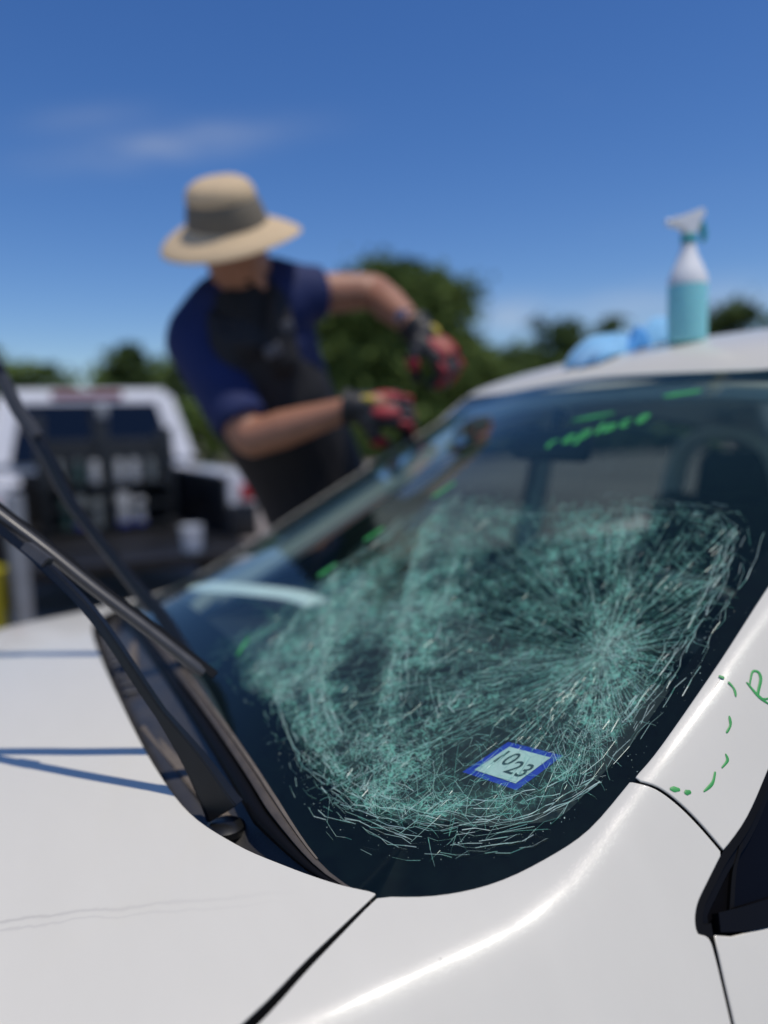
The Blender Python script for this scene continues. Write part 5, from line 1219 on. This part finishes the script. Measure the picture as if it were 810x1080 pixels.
# gloves: palm, four bent fingers of different lengths, a thumb from the side of the palm
def glove(W_, H_, palm_n, side, scale=1.0):
    W_ = Vector(W_); H_ = Vector(H_); d = (H_-W_).normalized(); pn = Vector(palm_n); pn = (pn-d*pn.dot(d)).normalized(); sx = d.cross(pn).normalized()*side
    b_ = bmesh.new(); k = scale
    tube_bm(b_, [W_-d*.000*k, W_+d*.03*k], [.036*k, .036*k], 14)
    for q in (-.030, -.010, .010, .030): tube_bm(b_, [W_+d*.02*k+sx*q*.6*k, W_+d*.095*k+sx*q*k], [.021*k, .020*k], 10)
    kn = []
    for i, (q, ln_) in enumerate(((-.036, .078), (-.012, .090), (.012, .086), (.035, .070))):
        p0 = W_+d*.095*k+sx*q*k; a = p0; pts = [a]; an = .55+.06*i
        for seg_, bend in ((.44, an), (.32, 1.15), (.27, .95)):
            an_ = bend if seg_ == .44 else an_+bend*.8
            dirn_ = d*cos(an_)+pn*sin(an_); a = a+dirn_*ln_*k*seg_; pts.append(a)
        tube_bm(b_, pts, [.0135*k, .0125*k, .0115*k, .0105*k], 10); kn.append((p0, pts))
    t0 = W_+d*.030*k-sx*.030*k; t1 = t0+(d*.5-sx*.62+pn*.45).normalized()*.040*k; t2 = t1+(d*.62+pn*.78-sx*.05).normalized()*.034*k; t3 = t2+(d*.45+pn*.7+sx*.45).normalized()*.028*k
    tube_bm(b_, [t0, t1, t2, t3], [.019*k, .0155*k, .0135*k, .012*k], 10)
    g = inp(fuse('glove', b_, .0058, M['glove_black'], None, 3))
    def pad(nm, c, ax_, mt_):
        q = bmesh.new(); ell_bm(q, c, ax_, 14); o = from_bm(nm, q, M[mt_]); o.parent = g
    for i, (p0, pts) in enumerate(kn):
        m_ = (pts[0]+pts[1])/2-pn*.007*k
        pad('finger_panel', m_, (d*.026*k, sx*.0095*k, pn*.010*k), 'glove_red' if i in (0, 3) else 'glove_grey')
        pad('finger_panel', (pts[1]+pts[2])/2+d*.006*k, (d*.010*k, sx*.009*k, pn*.020*k), 'glove_red' if i in (0, 2, 3) else 'glove_grey')
    pad('back_panel', W_+d*.075*k-pn*.017*k-sx*.020*k, (d*.034*k, sx*.016*k, pn*.009*k), 'glove_red')
    pad('back_panel', W_+d*.075*k-pn*.017*k+sx*.022*k, (d*.034*k, sx*.015*k, pn*.009*k), 'glove_red')
    pad('yellow_tab', W_+d*.035*k-pn*.030*k+sx*.002*k, (d*.018*k, sx*.009*k, pn*.009*k), 'glove_yellow')
    pad('thumb_panel', (t1+t2)/2-sx*.006*k, (d*.020*k, sx*.009*k, pn*.018*k), 'glove_red')
    lathe_m = Matrix.Translation(W_-d*.012*k) @ d.to_track_quat('Z', 'Y').to_matrix().to_4x4()
    c_ = lathe('cuff', [(.036*k, -.010), (.040*k, -.008), (.040*k, .010), (.036*k, .014)], M['glove_black'], None, 20, lathe_m, caps=False); c_.parent = g
    return g
glove(RW, Vector(RH)+Vector((.01, -.002, -.012)), F0*.75-Vector((0, 0, .55))+R0*.2, 1, 1.22)
glove(LW, Vector(LH), F0*.62-Vector((0, 0, .62))-R0*.5, 1, 1.22)
wd = (Vector(LW)-Vector(LE)).normalized(); wp = Vector(LW)-wd*.052
mw = Matrix.Translation(wp) @ wd.to_track_quat('Z', 'Y').to_matrix().to_4x4()
watch = inp(lathe('watch_strap', [(.033, -.010), (.037, -.009), (.037, .009), (.033, .010)], M['rubber'], None, 24, mw, caps=False))
sdn = (-F0*.8-R0*.2); sdn = (sdn-wd*sdn.dot(wd)).normalized()
c_ = lathe('watch_case', [(.001, 0), (.019, 0), (.020, .004), (.018, .010), (.001, .0105)], M['steel'], None, 24, Matrix.Translation(wp+sdn*.034) @ sdn.to_track_quat('Z', 'Y').to_matrix().to_4x4()); c_.parent = watch

# ------------------------------------------------------------------ pickup, its rack and what it carries
def mesh_bm(name, V, Fq, material, parent, bevel=0):
    bm = bmesh.new(); vs = [bm.verts.new(v) for v in V]
    for f in Fq: bm.faces.new([vs[i] for i in f])
    bmesh.ops.recalc_face_normals(bm, faces=bm.faces)
    if bevel: bmesh.ops.bevel(bm, geom=[e for e in bm.edges if e.calc_face_angle(0) > .3], offset=bevel, segments=3, affect='EDGES')
    return from_bm(name, bm, material, parent)
def hexa(name, lo, hi, material, parent, bevel=.03):
    """box whose bottom (x half, y0, y1, z) and top (x half, y0, y1, z) differ"""
    V = []
    for xh, y0, y1, z in (lo, hi): V += [(-xh, y0, z), (xh, y0, z), (xh, y1, z), (-xh, y1, z)]
    return mesh_bm(name, V, [(0, 1, 2, 3), (4, 5, 6, 7), (0, 1, 5, 4), (1, 2, 6, 5), (2, 3, 7, 6), (3, 0, 4, 7)], material, parent, bevel)
def wheelset(parent, ys, xh, r=.33):
    for y in ys:
        for s_ in (-1, 1):
            mt = Matrix.Translation((xh*s_, y, r)) @ Matrix.Rotation(pi/2*s_, 4, 'Y')
            w = lathe('wheel', [(.17, -.10), (r*.88, -.11), (r*.98, -.07), (r, 0), (r*.98, .07), (r*.88, .11), (.17, .10)], M['tyre'], parent, 28, mt)
            lathe('rim', [(.02, .06), (.06, .08), (.15, .075), (.185, .10), (.19, -.05)], M['alloy'], w, 24, mt)
TO = Vector((.36, 4.36, 0))
tk = empty('pickup_truck', TO, 'white pickup parked behind the worker with its tailgate down and red roof lamp', 'pickup truck')
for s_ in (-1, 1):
    V = [(s_*x, y, z) for y in (0, 1.72) for x, z in ((.93, .50), (.95, .78), (.93, .93), (.895, 1.005), (.76, 1.005), (.73, .96), (.73, .50))]
    n = 7; Fq = [tuple(range(n)), tuple(range(n, 2*n))]+[(i, (i+1) % n, n+(i+1) % n, n+i) for i in range(n)]
    b_ = mesh_bm('bed_side', V, Fq, M['truck_white'], tk, .012)
    box('bed_wall_liner', (s_*.715, .86, .71), (.03, 1.70, .50), M['truck_black'], tk, bevel=.006)
    box('bed_rail_cap', (s_*.76, .86, .985), (.20, 1.70, .03), M['truck_white'], tk, bevel=.010)
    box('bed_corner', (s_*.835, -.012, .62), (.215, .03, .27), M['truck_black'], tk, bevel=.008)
    tl = box('tail_light', (s_*.873, -.016, .835), (.115, .05, .115), M['lamp_red'], tk, bevel=.012)
    box('reverse_lamp', (s_*.873, -.020, .765), (.105, .05, .03), M['tube_white'], tl, bevel=.006)
bm = bmesh.new(); add_box(bm, Vector((0, .86, .50)), (1.60, 1.72, .04)); add_box(bm, Vector((0, 1.73, .74)), (1.60, .05, .50)); from_bm('bed_liner', bm, M['truck_black'], tk, False)
tg_ = box('tailgate', (0, -.30, .475), (1.55, .52, .05), M['truck_black'], tk, bevel=.012)
box('tailgate_handle', (0, -.50, .445), (.22, .03, .02), M['rack'], tg_, bevel=.004)
box('bumper', (0, -.06, .40), (1.72, .12, .13), M['truck_black'], tk, bevel=.03)
hexa('cab_lower', (.90, 1.80, 3.55, .35), (.88, 1.80, 3.55, 1.02), M['truck_white'], tk)
cab = hexa('cab_upper', (.93, 1.80, 3.50, 1.015), (.745, 2.00, 3.05, 1.735), M['truck_white'], tk, .06)
def onrear(x, z): t = (z-1.015)/.72; return Vector((x, 1.80+.2*t-.012, z))
def rearquad(name, pts, material, parent, th=.012):
    V = [onrear(*p) for p in pts]; V += [v+Vector((0, th+.02, 0)) for v in V]; n = len(pts)
    return mesh_bm(name, V, [tuple(range(n)), tuple(range(n, 2*n))]+[(i, (i+1) % n, n+(i+1) % n, n+i) for i in range(n)], material, parent)
rw_ = rearquad('rear_window', [(-.715, 1.06), (.715, 1.06), (.585, 1.60), (-.585, 1.60)], M['truck_glass'], cab)
rearquad('window_divider', [(-.02, 1.06), (.02, 1.06), (.02, 1.60), (-.02, 1.60)], M['truck_black'], rw_, .03)
box('roof_lamp', (-.02, 1.985, 1.675), (.62, .05, .07), M['lamp_dull'], cab, bevel=.012)
for s_ in (-1, 1):
    V = [(s_*.932, 1.95, 1.05), (s_*.932, 3.2, 1.05), (s_*.80, 2.95, 1.56), (s_*.80, 2.08, 1.56)]
    V2 = [(v[0]-.03*s_, v[1], v[2]) for v in V]
    mesh_bm('side_window', V+V2, [(0, 1, 2, 3), (4, 5, 6, 7), (0, 1, 5, 4), (1, 2, 6, 5), (2, 3, 7, 6), (3, 0, 4, 7)], M['truck_glass'], cab)
    box('door_mirror', (s_*1.0, 3.05, 1.12), (.18, .08, .18), M['truck_black'], tk, bevel=.02)
hexa('bonnet', (.90, 3.52, 4.75, .40), (.85, 3.52, 4.65, 1.0), M['truck_white'], tk, .05)
for s_ in (-1, 1): box('headlight', (s_*.68, 4.72, .84), (.3, .08, .16), M['clear_glass'], tk, bevel=.02)
wheelset(tk, (.85, 3.95), .80)
bm = bmesh.new(); add_box(bm, Vector((0, 2.3, .40)), (1.1, 4.4, .12)); from_bm('chassis', bm, M['dark'], tk, False)
# steel rack standing in the bed
rk = empty('tool_rack', TO+Vector((-.02, .66, .52)), 'black steel rack with two shelves standing in the pickup bed', 'rack')
for x in (-.48, -.03, .46):
    for y in (0, .34):
        u = box('upright', (x, y, .47), (.07 if x < 0 else .055, .05, .94 if x < .4 else .72), M['rack'], rk, bevel=.006)
    if x == -.03: box('upright_cap', (x, -.005, .965), (.075, .07, .10), M['tube_white'], rk, bevel=.015)
for z in (.055, .40): box('shelf', (-.01, .17, z), (1.02, .36, .025), M['rack'], rk, bevel=.004)
for z in (.22, .56, .70): box('rail', (-.01, .0, z), (1.0, .018, .03), M['rack'], rk, bevel=.004)
box('back_panel', (-.01, .36, .40), (1.0, .015, .70), M['rack'], rk, bevel=.003)
def cartridge(loc, r, h, body, cap, foot, label, group):
    c = empty('sealant_cartridge', loc, label, 'cartridge', group=group)
    lathe('tube', [(.001, .03), (r, .03), (r, h*.86), (r*.92, h*.88), (.001, h*.88)], M[body], c, 20)
    lathe('foot', [(.001, 0), (r*1.03, 0), (r*1.03, .032), (.001, .032)], M[foot], c, 20)
    lathe('cap', [(.001, h*.88), (r*.45, h*.88), (r*.34, h*.97), (r*.2, h), (.001, h)], M[cap], c, 16)
    return c
ZB, ZT = .52+.068, .52+.413
for x, r, h, b, lab in ((-.389, .036, .19, 'tube_grey', 'dull grey cartridge at the far left of the upper rack shelf'), (-.249, .034, .19, 'tube_green', 'dark green cartridge second from the left on the upper rack shelf'),
                        (-.133, .040, .19, 'tube_white', 'white cartridge beside the dark green one on the upper rack shelf'), (.050, .040, .19, 'tube_white', 'white cartridge just right of the capped middle upright'),
                        (.160, .040, .19, 'tube_white', 'white cartridge in the middle of the right hand trio, upper shelf'), (.292, .036, .18, 'tube_grey', 'grey cartridge at the far right of the upper rack shelf')):
    cartridge(TO+Vector((x, .68, ZT)), r, h, b, 'tube_grey', b, lab, 'cartridges on the rack')
for x, r, h, b, f, lab in ((-.255, .048, .28, 'tube_grey', 'tube_blue', 'grey cartridge with blue foot on the lower rack shelf'), (-.13, .050, .26, 'tube_grey', 'tube_grey', 'plain grey cartridge in the middle of the lower rack shelf'),
                           (.062, .056, .29, 'tube_white', 'tube_blue', 'fattest white cartridge with blue foot on the lower rack shelf'), (.185, .046, .24, 'tube_white', 'tube_blue', 'slim white cartridge with blue foot beside the fattest one'), (-.36, .04, .26, 'tube_green', 'tube_green', 'dark green cartridge at the left end of the lower shelf')):
    cartridge(TO+Vector((x, .70, ZB)), r, h, b, 'tube_grey', f, lab, 'cartridges on the rack')
bk = empty('bucket', (.700, 3.90, .5005), 'small white bucket on the lowered black tailgate', 'bucket')
lathe('pail', [(.001, 0), (.075, 0), (.080, .01), (.095, .20), (.099, .205), (.099, .215), (.093, .215), (.088, .19), (.075, .02), (.001, .015)], M['white_plastic'], bk, 28)
bk.scale = (.76, .76, .80)
tube('handle', [Vector((.1*cos(a), .03, .205-.06*sin(a))) for a in np.linspace(0, pi, 13)], .004, M['steel'], bk, 6)
# second vehicle, mostly out of frame
so_ = Vector((-1.06, 8.35, 0))
sv = empty('white_suv', so_, 'white wagon with a tall red tail lamp at the left edge, beyond the pickup', 'car')
hexa('body', (.90, 0, 4.4, .35), (.92, -.02, 4.35, 1.05), M['truck_white'], sv, .08)
up_ = hexa('cabin', (.90, .05, 3.1, 1.045), (.72, .30, 2.5, 1.66), M['truck_white'], sv, .07)
V = [(-.68, .115, 1.12), (.68, .115, 1.12), (.60, .245, 1.52), (-.60, .245, 1.52)]; V2 = [(a, b+.05, c) for a, b, c in V]
mesh_bm('rear_window', [(a, b-.03, c) for a, b, c in V]+V2, [(0, 1, 2, 3), (4, 5, 6, 7), (0, 1, 5, 4), (1, 2, 6, 5), (2, 3, 7, 6), (3, 0, 4, 7)], M['truck_glass'], up_)
for s_ in (-1, 1):
    box('tail_light', (s_*.84, .03, 1.12), (.15, .12, .34), M['lamp_red'], sv, bevel=.03)
    mesh_bm('side_window', [(s_*.865, .5, 1.12), (s_*.865, 2.6, 1.12), (s_*.775, 2.3, 1.52), (s_*.775, .6, 1.52), (s_*.80, .5, 1.12), (s_*.80, 2.6, 1.12), (s_*.70, 2.3, 1.52), (s_*.70, .6, 1.52)], [(0, 1, 2, 3), (4, 5, 6, 7), (0, 1, 5, 4), (1, 2, 6, 5), (2, 3, 7, 6), (3, 0, 4, 7)], M['truck_glass'], up_)
box('bumper', (0, -.06, .50), (1.76, .16, .26), M['truck_black'], sv, bevel=.05)
wheelset(sv, (.8, 3.5), .80)
# bollard by the pickup
bo = empty('bollard', (-.36, 3.45, 0), 'grey metal post with domed top standing left of the pickup', 'bollard')
lathe('post', [(.001, .02), (.050, .02), (.050, .96), (.044, .985), (.02, .995), (.001, .996)], M['post_grey'], bo, 24)
lathe('foot', [(.001, 0), (.085, 0), (.085, .015), (.06, .022), (.001, .022)], M['post_grey'], bo, 24)
yb = empty('tub', (-.535, 3.50, 0), 'yellow tub partly in frame at the left edge beside the grey post', 'tub')
lathe('shell', [(.001, 0), (.08, 0), (.10, .56), (.106, .565), (.106, .585), (.097, .585), (.092, .54), (.07, .02), (.001, .015)], M['yellow'], yb, 28)
tube('rim_bead', [Vector((.104*cos(q), .104*sin(q), .572)) for q in np.linspace(0, 2*pi, 25)], .008, M['yellow'], yb, 6)
hedge('hedge', (-8, 34, 0), (34, 17, 0), 2.3, 1.2, 'low clipped hedge closing the lot below the trees', n=16000, size=.26)
